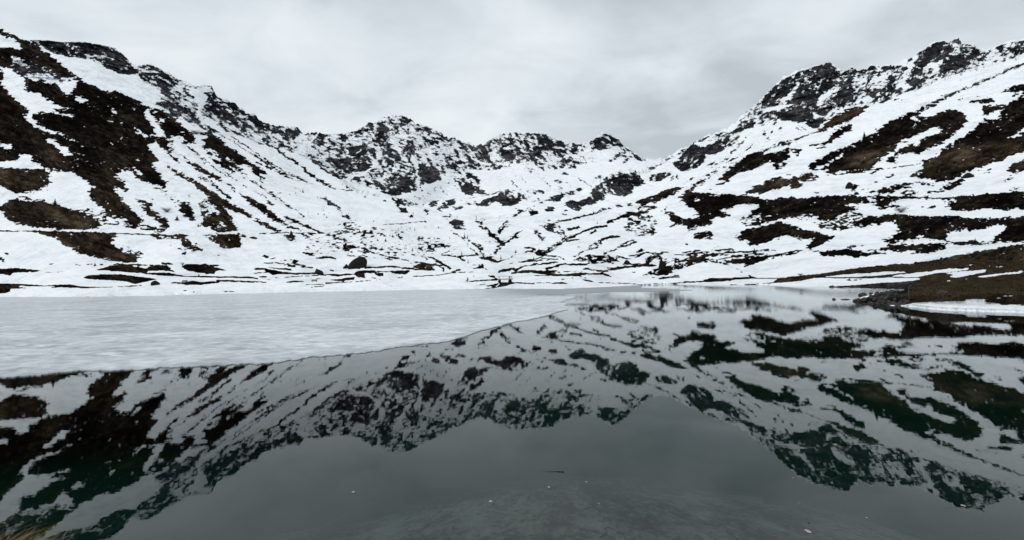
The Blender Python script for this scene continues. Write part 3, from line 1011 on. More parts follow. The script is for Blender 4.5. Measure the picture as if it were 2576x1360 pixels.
def attr(t, name):
    n = N(t, 'ShaderNodeAttribute', attribute_name=name)
    return n.outputs['Fac']
def bump(t, h, strength, dist):
    n = N(t, 'ShaderNodeBump')
    n.inputs['Strength'].default_value = strength
    n.inputs['Distance'].default_value = dist
    link(t, h, n.inputs['Height'])
    return n.outputs[0]
def simple_mat(name, c1, c2, scale=3.0, rough=0.85, bmp=0.0, bd=0.02, stretch=None, detail=5, spec=0.3):
    mt, t = mat(name)
    v = N(t, 'ShaderNodeTexCoord').outputs['Object']
    n = noise_tex(t, scale, detail, 0.6, v, stretch)
    c = ramp(t, n, [(0.32, c1), (0.68, c2)])
    kw = dict(Base_Color=c, Roughness=rough, Specular_IOR_Level=spec)
    if bmp: kw['Normal'] = bump(t, n, bmp, bd)
    principled(t, **kw)
    return mt
def new_obj(name, mesh, parent=None, material=None):
    o = bpy.data.objects.new(name, mesh)
    scene.collection.objects.link(o)
    if parent is not None: o.parent = parent
    if material is not None:
        mesh.materials.clear(); mesh.materials.append(material)
    return o
def bm_obj(name, bm, material, parent=None, smooth_shade=False):
    me = bpy.data.meshes.new(name)
    bm.normal_update(); bm.to_mesh(me); bm.free()
    if smooth_shade:
        me.polygons.foreach_set('use_smooth', [True] * len(me.polygons))
    return new_obj(name, me, parent, material)
def empty(name, loc, rz=0.0, sc=1.0):
    o = bpy.data.objects.new(name, None)
    o.empty_display_size = 0.3
    scene.collection.objects.link(o)
    o.location = loc; o.rotation_euler = (0, 0, rz); o.scale = (sc, sc, sc)
    return o
def tag(o, label, cat, group=None):
    o['label'] = label; o['category'] = cat
    if group: o['group'] = group
    return o
def add_box(bm, c, s, rz=0.0, rx=0.0, ry=0.0):
    r = bmesh.ops.create_cube(bm, size=1.0)
    mt = Matrix.Translation(c) @ Euler((rx, ry, rz)).to_matrix().to_4x4() @ Matrix.Diagonal((*s, 1))
    bmesh.ops.transform(bm, matrix=mt, verts=r['verts'])
    return r['verts']
def add_tube(bm, p0, p1, r0, r1, seg=8):
    p0, p1 = Vector(p0), Vector(p1)
    d = p1 - p0
    mt = Matrix.Translation((p0 + p1) / 2) @ d.to_track_quat('Z', 'Y').to_matrix().to_4x4()
    r = bmesh.ops.create_cone(bm, cap_ends=True, segments=seg, radius1=r0, radius2=r1, depth=d.length)
    bmesh.ops.transform(bm, matrix=mt, verts=r['verts'])

# ============================ terrain: outline lines ========================
WATER = interp([(-500, 752), (0, 748.5), (250, 747.5), (387, 745), (548, 740.5), (640, 738.4), (865, 734), (1087, 729.6),
                (1236, 727.4), (1407, 728), (1511, 723.5), (1608, 718.3), (1690, 716), (1814, 717), (1901, 717.6),
                (2040, 721.4), (2084, 722.3), (2129, 725.4), (2211, 726.6), (2267, 729.5), (2334, 733), (2576, 741.4), (3100, 759)])
SKYL = [(-500, -120), (-200, -10), (0, 70), (30, 85), (60, 98), (72, 101), (120, 102), (160, 107), (184, 106), (202, 103), (224, 108), (262, 115), (290, 121),
        (304, 132), (324, 152), (344, 165), (369, 162), (386, 161), (409, 177), (434, 191), (469, 208), (488, 218), (513, 214), (531, 215), (541, 232),
        (561, 249), (593, 260), (603, 273), (618, 285), (640, 287), (651, 301), (677, 312), (682, 317), (704, 315), (717, 320), (747, 318.5), (764, 336),
        (779, 331), (794, 338), (809, 336), (819, 340), (836, 336), (871, 335), (896, 331), (904, 322), (936, 306), (942, 311), (954, 302), (966, 296),
        (985, 290.6), (1011, 291), (1033, 301), (1043, 312), (1088, 323.5), (1100.6, 333.5), (1120.5, 346), (1153, 351), (1170, 354.6), (1188, 367),
        (1200, 366), (1210, 368), (1235, 353), (1248, 343), (1262.6, 336), (1279, 332), (1316, 333), (1374, 337), (1389, 346), (1426, 358), (1458, 362),
        (1476, 356), (1491, 353), (1501, 342), (1518, 333), (1528, 340), (1539.5, 336), (1549.5, 346), (1563, 361), (1598, 386), (1615.5, 397), (1633, 402),
        (1653, 399), (1673, 400), (1688, 391), (1715, 376), (1740, 363), (1767.5, 346), (1800, 336), (1825, 326), (1852, 306), (1877, 283.6), (1897, 266),
        (1918.5, 247), (1936, 227), (1964, 202), (1995, 181), (2020.6, 176), (2046, 166), (2071.6, 161), (2087, 156), (2094.6, 160), (2107, 174), (2130, 176),
        (2140.5, 171), (2158, 176), (2171, 170), (2181, 175), (2186.5, 167), (2199, 165.5), (2212, 168.6), (2245, 163.5), (2293.6, 145.6), (2311.5, 130),
        (2350, 108.6), (2367.7, 102), (2395.7, 103.5), (2403, 97), (2413.6, 96), (2420, 110), (2449, 112.5), (2459.5, 121), (2480, 125), (2526, 110),
        (2544, 103.5), (2576, 101), (2700, 80), (3100, 20)]
_sky = interp(SKYL)
# lip of the near ground, and crest of the knolls in front of the far range
LIP = interp([(-500, -400), (640, 280), (690, 322), (760, 372), (830, 432), (900, 482), (1000, 500), (1060, 522), (1130, 546), (1250, 549), (1350, 546),
              (1420, 541), (1500, 554), (1560, 541), (1640, 506), (1700, 481), (1790, 449), (1850, 421), (1900, 394), (2050, 331), (2190, 263), (2300, 226),
              (2440, 176), (2576, 141), (3100, 20)])
CREST = interp([(-500, 900), (1060, 900), (1061, 523), (1080, 512), (1100, 505), (1180, 500), (1260, 483), (1320, 482), (1400, 480), (1430, 497), (1500, 455), (1560, 435),
                (1590, 428), (1605, 437), (1640, 420), (1670, 401), (1690, 385), (1700, -500), (3100, -500)])
def rbf(pts, smooth_=1e-4):
    p = np.array(pts, float)
    c = p[:, :2] / 1000.0; v = np.log(p[:, 2])
    n = len(c)
    r = np.hypot(c[:, None, 0] - c[None, :, 0], c[:, None, 1] - c[None, :, 1])
    Kk = r * r * np.log(r + 1e-9) + np.eye(n) * smooth_
    Pm = np.c_[np.ones(n), c]
    A = np.block([[Kk, Pm], [Pm.T, np.zeros((3, 3))]])
    w = np.linalg.solve(A, np.r_[v, 0, 0, 0])
    gx = np.arange(-520, 3140, 12.0); gy = np.arange(-160, 800, 6.0)
    X, Y = np.meshgrid(gx / 1000, gy / 1000)
    Z = w[n] + w[n + 1] * X + w[n + 2] * Y
    for i in range(n):
        rr = np.hypot(X - c[i, 0], Y - c[i, 1])
        Z += w[i] * rr * rr * np.log(rr + 1e-9)
    def f(x, y):
        u = np.clip((x - gx[0]) / 12.0, 0, len(gx) - 1.001); t = np.clip((y - gy[0]) / 6.0, 0, len(gy) - 1.001)
        i = u.astype(int); j = t.astype(int); u = u - i; t = t - j
        return (Z[j, i] * (1 - u) * (1 - t) + Z[j, i + 1] * u * (1 - t) + Z[j + 1, i] * (1 - u) * t + Z[j + 1, i + 1] * u * t)
    return f
ptsA = []
for x in (-500, -250, 0, 125, 250, 387, 470, 548, 640, 750, 865, 980, 1087, 1236, 1320, 1407, 1511, 1608, 1690, 1814, 1901, 1980, 2040, 2129, 2211, 2334, 2450, 2576, 2800, 3100):
    y = float(WATER(x))
    ptsA.append((x, y, float(plane_depth(x, y))))
ptsA += [(-500, 738, 230), (0, 728, 172), (300, 722, 140), (640, 715, 150), (1000, 708, 152), (1300, 702, 158), (1600, 696, 158), (1900, 690, 140), (2200, 684, 122), (2576, 677, 86), (3100, 666, 62),
  (-500, 650, 300), (-500, 400, 420), (-500, 100, 560), (-500, -100, 640),
  (0, 690, 190), (0, 585, 230), (0, 450, 295), (0, 300, 365), (0, 170, 435), (0, 70, 500),
  (300, 690, 170), (300, 590, 215), (300, 450, 300), (300, 300, 420), (300, 150, 560),
  (500, 690, 165), (500, 640, 190), (500, 580, 232), (500, 450, 350), (500, 330, 500), (500, 225, 680),
  (690, 690, 165), (690, 600, 235), (690, 500, 350), (690, 420, 520), (690, 330, 860),
  (850, 690, 165), (850, 620, 225), (850, 540, 335), (850, 480, 520), (850, 430, 800),
  (983, 680, 170), (983, 640, 215), (983, 560, 340), (983, 505, 540),
  (1100, 680, 170), (1100, 640, 225), (1100, 580, 340), (1100, 540, 480),
  (1250, 680, 168), (1250, 650, 205), (1250, 600, 295), (1250, 552, 430),
  (1400, 680, 166), (1400, 640, 210), (1400, 590, 310), (1400, 548, 440),
  (1520, 680, 165), (1520, 640, 198), (1520, 590, 275), (1520, 556, 370),
  (1630, 675, 165), (1630, 640, 188), (1630, 600, 240), (1630, 515, 420),
  (1750, 680, 155), (1750, 640, 185), (1750, 580, 240), (1750, 500, 345), (1750, 468, 420),
  (1950, 675, 145), (1950, 640, 168), (1950, 580, 220), (1950, 500, 290), (1950, 440, 350), (1950, 375, 430),
  (2200, 670, 130), (2200, 640, 146), (2200, 560, 205), (2200, 450, 290), (2200, 350, 370), (2200, 264, 450),
  (2576, 640, 104), (2576, 600, 122), (2576, 520, 170), (2576, 400, 240), (2576, 250, 330), (2576, 142, 420),
  (3100, 620, 80), (3100, 500, 120), (3100, 300, 210), (3100, 20, 330)]
ptsB = [(1060, 530, 760), (1130, 546, 700), (1250, 549, 640), (1350, 546, 600), (1420, 541, 580), (1500, 554, 540), (1560, 541, 560), (1640, 506, 560), (1700, 481, 560), (1790, 449, 560),
  (1850, 421, 560), (1900, 394, 570), (2050, 331, 600), (2190, 263, 640), (2300, 226, 660), (2440, 176, 660), (2576, 141, 640), (3100, 20, 560),
  (1100, 505, 860), (1260, 483, 840), (1400, 482, 820), (1500, 455, 760), (1590, 428, 760), (1560, 490, 640), (1640, 440, 720),
  (1670, 401, 860), (1767, 346, 950), (1852, 306, 980), (1918, 247, 990), (1964, 202, 990), (2087, 156, 980), (2180, 172, 1020), (2290, 146, 1000), (2413, 96, 960), (2480, 125, 980), (2576, 101, 940),
  (3100, 10, 820), (1850, 360, 700), (1950, 320, 720), (2000, 260, 820), (2100, 240, 800), (2300, 180, 800)]
ptsD = [(640, 287, 840), (690, 322, 880), (760, 372, 880), (830, 432, 880), (900, 482, 860), (1000, 500, 880), (1060, 522, 920), (1100, 510, 1150), (1260, 490, 1250), (1400, 485, 1350), (1500, 470, 1450), (1620, 440, 1700),
  (760, 335, 1150), (850, 335, 1350), (985, 291, 1700), (1043, 312, 1720), (1120, 346, 1780), (1190, 367, 1900), (1280, 332, 2000), (1380, 338, 2050), (1458, 362, 2150), (1518, 333, 2050), (1600, 386, 2200), (1670, 400, 2400),
  (983, 400, 1300), (900, 400, 1150), (1100, 430, 1450), (1250, 430, 1650), (1400, 430, 1750), (1520, 420, 1850), (2000, 380, 2700), (1700, 380, 2500)]
fA, fB, fD = rbf(ptsA), rbf(ptsB), rbf(ptsD)
def layer_weights(x, y):
    a = smooth(-2.0, 2.0, y - LIP(x))                   # 1 = near ground
    c = smooth(-2.0, 2.0, CREST(x) - y)                 # 1 = far range
    c = np.where(x < 1060, 1.0, c)
    return a, c
def log_depth(x, y):
    a, c = layer_weights(x, y)
    back = fB(x, y) * (1 - c) + fD(x, y) * c
    return fA(x, y) * a + back * (1 - a)
def depth(x, y):
    return np.exp(log_depth(np.atleast_1d(np.float64(x)), np.atleast_1d(np.float64(y))))

# ============================ ground cover raster ===========================
K_ = 4028 / 2576
CW, CH = 2576, 820
def read_cover():
    o = []
    for x0, y0, s, L in TILES:
        for l in L:
            t = l.split(); w = None
            if t[-1][0] == '~': w = max(float(t[-1][1:]) / s / K_, 1.7); t = t[:-1]
            p = np.array([[float(v) for v in q.split(',')] for q in t[1:]])
            if len(p) < 2 or (w is None and len(p) < 3): continue
            o.append((t[0], (p / s + [x0, y0]) / K_, w))
    return o
def cover_mask(p, w):
    e = 0 if w is None else w
    lo = np.maximum(np.floor(p.min(0) - e).astype(int), 0)
    hi = np.minimum(np.ceil(p.max(0) + e).astype(int), [CW - 1, CH - 1])
    if (hi < lo).any(): return None
    X, Y = np.meshgrid(np.arange(lo[0], hi[0] + 1) + .5, np.arange(lo[1], hi[1] + 1) + .5)
    if w is None:
        k = np.zeros(X.shape, bool)
        for a, b in zip(p, np.roll(p, -1, 0)):
            k ^= ((a[1] > Y) != (b[1] > Y)) & (X < (b[0] - a[0]) * (Y - a[1]) / (b[1] - a[1] + 1e-9) + a[0])
    else:
        dd = np.full(X.shape, 1e9)
        for a, b in zip(p[:-1], p[1:]):
            v = b - a; t = np.clip(((X - a[0]) * v[0] + (Y - a[1]) * v[1]) / max(v @ v, 1e-6), 0, 1)
            dd = np.minimum(dd, np.hypot(X - a[0] - t * v[0], Y - a[1] - t * v[1]))
        k = dd < w / 2
    return slice(lo[1], hi[1] + 1), slice(lo[0], hi[0] + 1), k
def blur(a, s):
    n = int(3 * s) + 1
    k = np.exp(-0.5 * (np.arange(-n, n + 1) / s) ** 2); k /= k.sum()
    for ax in (0, 1):
        pad = [(0, 0), (0, 0)]; pad[ax] = (n, n)
        b = np.pad(a, pad, mode='edge'); r = 0
        for i, w in enumerate(k):
            r = r + w * (b[i:i + a.shape[0]] if ax == 0 else b[:, i:i + a.shape[1]])
        a = r
    return a
def probit(p):      # rough normal quantile
    return math.copysign(1, p - .5) * (5.5556 * (1 - (min(p, 1 - p) / .5) ** .1186))
COV = np.zeros((CH, CW)); MOT = np.zeros((CH, CW)); SPK = np.full((CH, CW), 0.0)
TINT = np.zeros((CH, CW)); ROCK = np.zeros((CH, CW)); GRV = np.zeros((CH, CW)); WGT = np.full((CH, CW), 1e-4)
_cv = read_cover(); KEEP = np.zeros((CH, CW), bool); PATH = np.zeros((CH, CW), bool)
for ph in (0, 1):
    for kd, p, w in _cv:
        if (kd == 's') != (ph == 1): continue
        f_ = cover_mask(p, w)
        if f_ is None: continue
        a, b, k = f_
        if kd == 's':
            COV[a, b][k] = 0; MOT[a, b][k] = 0; SPK[a, b][k] = 0; KEEP[a, b][k] = False
            continue
        c0 = kd[0]
        if c0 == 'm':
            COV[a, b][k] = .475 + .21 * probit(int(kd[1:]) / 100); MOT[a, b][k] = 1; SPK[a, b][k] = 0
        elif c0 == 'k':
            k = k & (COV[a, b] < .9)
            COV[a, b][k] = .5 + .2 * probit(int(kd[1:]) / 100); SPK[a, b][k] = 1; MOT[a, b][k] = 0
        else:
            COV[a, b][k] = .79 if c0 == 'r' else (.93 if c0 in 'hb' and w is None else 1.0)
            MOT[a, b][k] = .9 if c0 == 'r' else 0.0; SPK[a, b][k] = 0.0 if c0 == 'r' else (.85 if w is None else .45)
        WGT[a, b][k] = 1
        if c0 not in 'mk' and w is not None and w < 6: KEEP[a, b][k] = True; PATH[a, b][k] = c0 == 'p'
        TINT[a, b][k] = 1.0 if c0 == 'b' else 0.0
        growth = c0 == 'm' and (p[:, 1].mean() > 585 or (p[:, 0].mean() < 800 and w is not None))
        ROCK[a, b][k] = 1.0 if c0 in 'rm' and not growth else 0.0
        GRV[a, b][k] = 1.0 if c0 == 'g' else 0.0
_solid = COV * (MOT < .5)
_e = blur(_solid, 5.5)
SPK = np.maximum(blur(SPK, 1.0), 1.25 * (4 * _e * (1 - _e)) * smooth(.05, .3, _e))
SPK = np.where(KEEP, 1.15, SPK); SPK = np.where(PATH, .15, SPK)
_yw = .48 * smooth(705, 650, np.arange(CH))[:, None]
SPK = SPK * np.where((MOT > .5) | KEEP, 1, .35 + 1.35 * _yw)
COV = np.where((MOT > .5) | KEEP, COV, (1 - _yw) * COV + _yw * _e)
COV, MOT = blur(COV, .8), blur(MOT, 1.0)
_wb = blur(WGT, 7)
TINT = blur(TINT * WGT, 7) / _wb
_wb = blur(WGT, 3)
ROCK = blur(ROCK * WGT, 3) / _wb
GRV = blur(GRV * WGT, 1.5) / blur(WGT, 1.5)
RELIEF = blur((MOT > .5).astype(float), 5)
def sample(a, x, y):
    u = np.clip(x - .5, 0, CW - 1.001); t = np.clip(y - .5, 0, CH - 1.001)
    i = u.astype(int); j = t.astype(int); u = u - i; t = t - j
    return a[j, i] * (1 - u) * (1 - t) + a[j, i + 1] * u * (1 - t) + a[j + 1, i] * (1 - u) * t + a[j + 1, i + 1] * u * t
def cover_attributes(x, y):
    """cover of the ground seen at picture point x,y (mirrored on beyond the frame)"""
    xm = np.where(x < 0, -x, np.where(x > CW - 1, 2 * (CW - 1) - x, x))
    wx = 6.0 * fbm(x / 15, y / 3.2, 0.3 + 0 * x, 3) ; wy = 1.5 * fbm(x / 9, y / 5, 4.3 + 0 * x, 3)
    thin = 0.22 + 0.78 * smooth(715, 640, y)
    xs, ys = xm + wx * thin, y + wy * thin
    def unit(n): return (n - n.mean()) / n.std()
    z0 = 0 * x
    # broken rock: ledges dipping to the right on the left and middle mountains, to the left on the right ridge
    an = np.where(x < 1640, R(17), R(-14)); ca, sa = np.cos(an), np.sin(an)
    u, w = (x * ca + y * sa), (-x * sa + y * ca)
    big = fbm(u / 38, w / 26, z0 + 1.7, 3, .55); mid = fbm(u / 8.5, w / 4.6, z0 + 3.9, 3, .75)
    ju, jw = 3.0 * fbm(x / 7, y / 7, z0 + 9.3, 2), 2.0 * fbm(x / 7, y / 7, z0 + 4.4, 2)
    c1_, c2_ = cells((u + ju) / 13, (w + jw) / 5.2, 3), cells((u + ju) / 6.0, (w + jw) / 3.0, 8)
    fl = np.where(x < 860, R(38), np.where(x < 1640, R(62), R(118))); ca, sa = np.cos(fl), np.sin(fl)
    gul = fbm((-x * sa + y * ca) / 7.5, (x * ca + y * sa) / 46, z0 + 6.1, 3, .6)
    nm = unit(unit(big) * .42 + unit(mid) * .5 + unit(c1_) * .62 + unit(c2_) * .5 + unit(gul) * .42)
    clump = fbm(x / 38, y / 16, z0 + 5.1, 2); fine = fbm(x / 8.5, y / 3.4, z0 + 6.6, 3, .62)
    nk = unit(unit(clump) * .45 + unit(fine))
    cov = sample(COV, xs, ys) + .21 * sample(MOT, xs, ys) * nm + .21 * np.clip(sample(SPK, xs, ys), 0, 1.3) * nk
    # lighter and darker growth and rock, in strips along the slope
    sl = np.where(x < 900, R(24), np.where(x > 1700, R(-16), 0.0)); ca, sa = np.cos(sl), np.sin(sl)
    u, w = (x * ca + y * sa), (-x * sa + y * ca)
    tex = unit(unit(fbm(u / 60, w / 20, z0 + 2.4, 3, .6)) * .8 + unit(fbm(u / 13, w / 4.5, z0 + 7.4, 4, .75)))
    r = {'cov': cov, 'tex': .5 + .17 * tex, 'tint': sample(TINT, xm, y), 'rock': sample(ROCK, xm, y), 'grv': sample(GRV, xs, ys)}
    return r

# ============================ ground material ===============================
def ground_material():
    mt, t = mat('snow_heath_rock')
    pos = N(t, 'ShaderNodeNewGeometry').outputs['Position']
    n3 = noise_tex(t, 1 / 2.2, 5, 0.65, pos, (1, 1, 2.2))
    sub = lambda n: math_node(t, 'SUBTRACT', n, 0.5)
    mul = lambda a, b: math_node(t, 'MULTIPLY', a, b)
    add = lambda a, b: math_node(t, 'ADD', a, b)
    cov = attr(t, 'cov')
    v = add(cov, mul(sub(n3), 0.45))
    dark = N(t, 'ShaderNodeMapRange', interpolation_type='SMOOTHSTEP')
    dark.inputs['From Min'].default_value = 0.42; dark.inputs['From Max'].default_value = 0.58
    link(t, v, dark.inputs['Value'])
    dk = dark.outputs[0]
    nf = noise_tex(t, 0.55, 9, 0.72, pos, (1, 1, 1.8))
    nb = noise_tex(t, 0.06, 5, 0.6, pos)
    nfar = noise_tex(t, 0.085, 8, 0.68, pos, (1, 1, 1.9), 0.8)
    nv = N(t, 'ShaderNodeTexVoronoi', feature='F1')
    nv.inputs['Scale'].default_value = 0.07
    nv.inputs['Randomness'].default_value = 1.0
    mpv = N(t, 'ShaderNodeMapping'); mpv.inputs['Scale'].default_value = (1, 1, 1.7); mpv.inputs['Rotation'].default_value = (0.3, 0.25, 0)
    link(t, pos, mpv.inputs[0])
    wv = N(t, 'ShaderNodeVectorMath', operation='ADD')
    wn = N(t, 'ShaderNodeTexNoise'); wn.inputs['Scale'].default_value = 0.09; wn.inputs['Detail'].default_value = 4
    link(t, pos, wn.inputs['Vector'])
    ws = N(t, 'ShaderNodeVectorMath', operation='SCALE'); ws.inputs['Scale'].default_value = 14.0
    link(t, wn.outputs['Color'], ws.inputs[0]); link(t, mpv.outputs[0], wv.inputs[0]); link(t, ws.outputs[0], wv.inputs[1])
    link(t, wv.outputs[0], nv.inputs['Vector'])
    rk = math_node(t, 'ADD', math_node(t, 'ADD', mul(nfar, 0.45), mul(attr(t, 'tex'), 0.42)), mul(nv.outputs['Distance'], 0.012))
    tex = attr(t, 'tex')
    nmx = math_node(t, 'ADD', mul(nf, 0.42), mul(tex, 0.58))
    heath = ramp(t, nmx, [(0.36, (0.0025, 0.0022, 0.0020)), (0.50, (0.0068, 0.0053, 0.0043)), (0.60, (0.0140, 0.0106, 0.0078)), (0.72, (0.032, 0.0245, 0.0170))])
    brown = ramp(t, nmx, [(0.34, (0.0060, 0.0046, 0.0034)), (0.47, (0.018, 0.0130, 0.0088)), (0.60, (0.041, 0.0300, 0.0195)), (0.72, (0.075, 0.057, 0.036))])
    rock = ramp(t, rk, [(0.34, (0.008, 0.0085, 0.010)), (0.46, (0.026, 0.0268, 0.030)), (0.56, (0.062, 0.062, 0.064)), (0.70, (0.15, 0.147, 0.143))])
    grav = ramp(t, math_node(t, 'ADD', mul(nf, 0.5), mul(attr(t, 'tex'), 0.5)), [(0.36, (0.010, 0.0095, 0.009)), (0.52, (0.030, 0.028, 0.026)), (0.66, (0.085, 0.08, 0.074))])
    tint = math_node(t, 'ADD', attr(t, 'tint'), mul(sub(nb), 1.1), True)
    c = mixc(t, tint, heath, brown)
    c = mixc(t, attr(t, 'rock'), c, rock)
    c = mixc(t, attr(t, 'grv'), c, grav)
    ns = noise_tex(t, 0.045, 7, 0.62, pos, (1, 1, 1.5), 0.4)
    nsf = noise_tex(t, 0.16, 6, 0.6, pos, (1, 1, 0.6), 0.3)
    snow = ramp(t, math_node(t, 'ADD', math_node(t, 'ADD', mul(ns, 0.5), mul(nsf, 0.35)), mul(attr(t, 'tex'), 0.15)), [(0.36, (0.68, 0.715, 0.75)), (0.48, (0.83, 0.857, 0.880)), (0.58, (0.91, 0.925, 0.937))])
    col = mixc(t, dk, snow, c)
    h = add(mul(nf, 0.30), mul(mul(rk, attr(t, 'rock')), 5.0))
    h = add(mul(h, dk), mul(mul(nsf, math_node(t, 'SUBTRACT', 1.0, dk)), 2.6))
    bn = N(t, 'ShaderNodeBump')
    bn.inputs['Strength'].default_value = 0.9
    bn.inputs['Distance'].default_value = 1.0
    link(t, h, bn.inputs['Height'])
    rough = math_node(t, 'ADD', mul(dk, 0.15), 0.75)
    principled(t, Base_Color=col, Roughness=rough, Specular_IOR_Level=math_node(t, 'MULTIPLY', math_node(t, 'SUBTRACT', 1.0, dk), 0.1), Normal=bn.outputs[0])
    return mt
GROUND = ground_material()

# ============================ terrain mesh ==================================
def grid_mesh(name, P, attrs, quads, normals):
    """mesh from grid vertices used by the quads (rows of 4 indices)"""
    used = np.unique(quads)
    remap = np.full(len(P), -1, np.int64); remap[used] = np.arange(len(used))
    q = remap[quads]
    me = bpy.data.meshes.new(name)
    me.vertices.add(len(used)); me.vertices.foreach_set('co', P[used].astype(np.float32).ravel())
    me.loops.add(q.size); me.loops.foreach_set('vertex_index', q.astype(np.int32).ravel())
    me.polygons.add(len(q))
    me.polygons.foreach_set('loop_start', np.arange(0, q.size, 4, dtype=np.int32))
    me.polygons.foreach_set('use_smooth', np.ones(len(q), bool))
    for k, a in attrs.items():
        at_ = me.attributes.new(k, 'FLOAT', 'POINT')
        at_.data.foreach_set('value', a[used].astype(np.float32))
    me.update()
    me.validate()
    me.normals_split_custom_set_from_vertices(normals[used].tolist())
    return me
def grid_normals(P3):
    du = np.gradient(P3, axis=1); dv = np.gradient(P3, axis=0)
    n = np.cross(du, dv)
    n /= np.linalg.norm(n, axis=-1, keepdims=True) + 1e-12
    s = np.sign((n * (EYE - P3)).sum(-1))[..., None]
    s[s == 0] = 1
    return n * s
def build_terrain():
    cx = np.concatenate([np.arange(-480, -20, 6.0), np.arange(-20, 2596, 2.25), np.arange(2596, 3090, 6.0)])
    nr = 400
    jag = 2.8 * fbm(cx / 10, 0 * cx, 0 * cx + 2.2, 4, 0.6) + 2.6 * cells(cx / 6, 0 * cx + .5, 5)
    jw = 0.15 + 0.85 * smooth(300, 350, cx)
    ys = _sky(cx) + jag * jw
    yw = WATER(cx) + 0.5 * fbm(cx / 22, 0 * cx, 0 * cx + 9.9, 3)
    t = np.linspace(0, 1, nr)[:, None]
    Y = yw[None] + (ys - yw)[None] * t
    X = np.repeat(cx[None], nr, 0)
    ld = log_depth(X.ravel(), Y.ravel()).reshape(X.shape)
    # the waterline itself lies on the water plane
    pd = np.log(plane_depth(cx, yw))
    ld = ld + (pd - ld[0])[None] * np.exp(-(yw[None] - Y) / 6.0)
    ld = np.maximum.accumulate(ld, 0)
    d = np.exp(ld)
    P = at(X, Y, d)
    # relief of rock faces and of the snow cover, along the line of sight
    xm = np.where(X < 0, -X, np.where(X > CW - 1, 2 * (CW - 1) - X, X))
    rel = sample(RELIEF, xm.ravel(), Y.ravel()).reshape(X.shape)
    edge = smooth(0, 12, yw[None] - Y)
    q = P
    r1 = ridged(q[..., 0] / 46, q[..., 1] / 46, q[..., 2] / 60, 4)
    r2 = fbm(q[..., 0] / 11, q[..., 1] / 11, q[..., 2] / 7, 3, .6)
    g1 = fbm(q[..., 0] / 34, q[..., 1] / 34, q[..., 2] / 24, 4, .5)
    near = smooth(900, 250, d)
    amp = rel * (9.0 * r1 + 3.2 * r2) * smooth(60, 500, d) + (1 - rel) * (g1 * (2.6 + 3.0 * (1 - near)))
    d2 = d + amp * edge * np.clip(d / 300, .12, 1)
    vz = ray(X, Y)[..., 2]
    zmin = .012 * (yw[None] - Y)
    d2 = np.where(vz < -1e-4, np.minimum(d2, (zmin - CAMH) / np.minimum(vz, -1e-4)), d2)
    P = at(X, Y, d2)
    Nn = grid_normals(P)
    at_ = cover_attributes(X.ravel(), Y.ravel())
    # extra rows: in front a skirt under the water, behind the crest a back slope
    front = [P[0] + np.array([0, -.05, -.015]), P[0] + np.stack([0 * cx, -0.6 * np.ones_like(cx), 0 * cx - .35], -1), P[0] + np.stack([0 * cx, -6 + 0 * cx, 0 * cx - 2.5], -1)]
    hd = ray(X[-1], Y[-1]); hd[:, 2] = 0; hd /= np.linalg.norm(hd, axis=1, keepdims=True)
    back = []
    for dist, drop in ((0.012, .004), (0.05, .03), (0.18, .14), (0.45, .42)):
        b = P[-1] + hd * (d2[-1] * dist)[:, None]; b[:, 2] -= d2[-1] * drop; back.append(b)
    rows = [front[2], front[1], front[0]] + [P[i] for i in range(nr)] + back
    PP = np.stack(rows)
    NN = np.concatenate([Nn[:1], Nn[:1], Nn[:1], Nn, np.repeat(Nn[-1:], 4, 0)])
    AA = {}
    for k, a in at_.items():
        a = a.reshape(X.shape)
        lo_ = np.full_like(a[:1], 1.0 if k in ('cov', 'grv') else 0.0)
        AA[k] = np.concatenate([lo_, lo_, lo_, a, np.repeat(a[-1:], 4, 0)]).ravel()
    nR, nC = PP.shape[:2]
    idx = np.arange(nR * nC).reshape(nR, nC)
    Q = np.stack([idx[:-1, :-1], idx[:-1, 1:], idx[1:, 1:], idx[1:, :-1]], -1)
    Yc = np.concatenate([Y[:1], Y[:1], Y[:1], Y, np.repeat(Y[-1:], 4, 0)])[:-1, :-1]
    Xc = np.concatenate([X[:1], X[:1], X[:1], X, np.repeat(X[-1:], 4, 0)])[:-1, :-1]
    nearm = Yc > LIP(Xc)
    farm = ~nearm & ((Xc < 1061) | (Yc < CREST(Xc)))
    mid = ~nearm & ~farm
    parts = {'left_mountainside': nearm & (Xc < 860), 'valley_floor': nearm & (Xc >= 860) & (Xc < 1720),
             'right_hillside': nearm & (Xc >= 1720), 'mountain_range': farm,
             'rocky_knolls': mid & (Xc < 1606), 'rocky_ridge': mid & (Xc >= 1606)}
    PPf, NNf = PP.reshape(-1, 3), NN.reshape(-1, 3)
    for nm, mk in parts.items():
        me = grid_mesh(nm, PPf, AA, Q[mk], NNf)
        o = new_obj(nm, me, None, GROUND)
        o['kind'] = 'structure'
build_terrain()

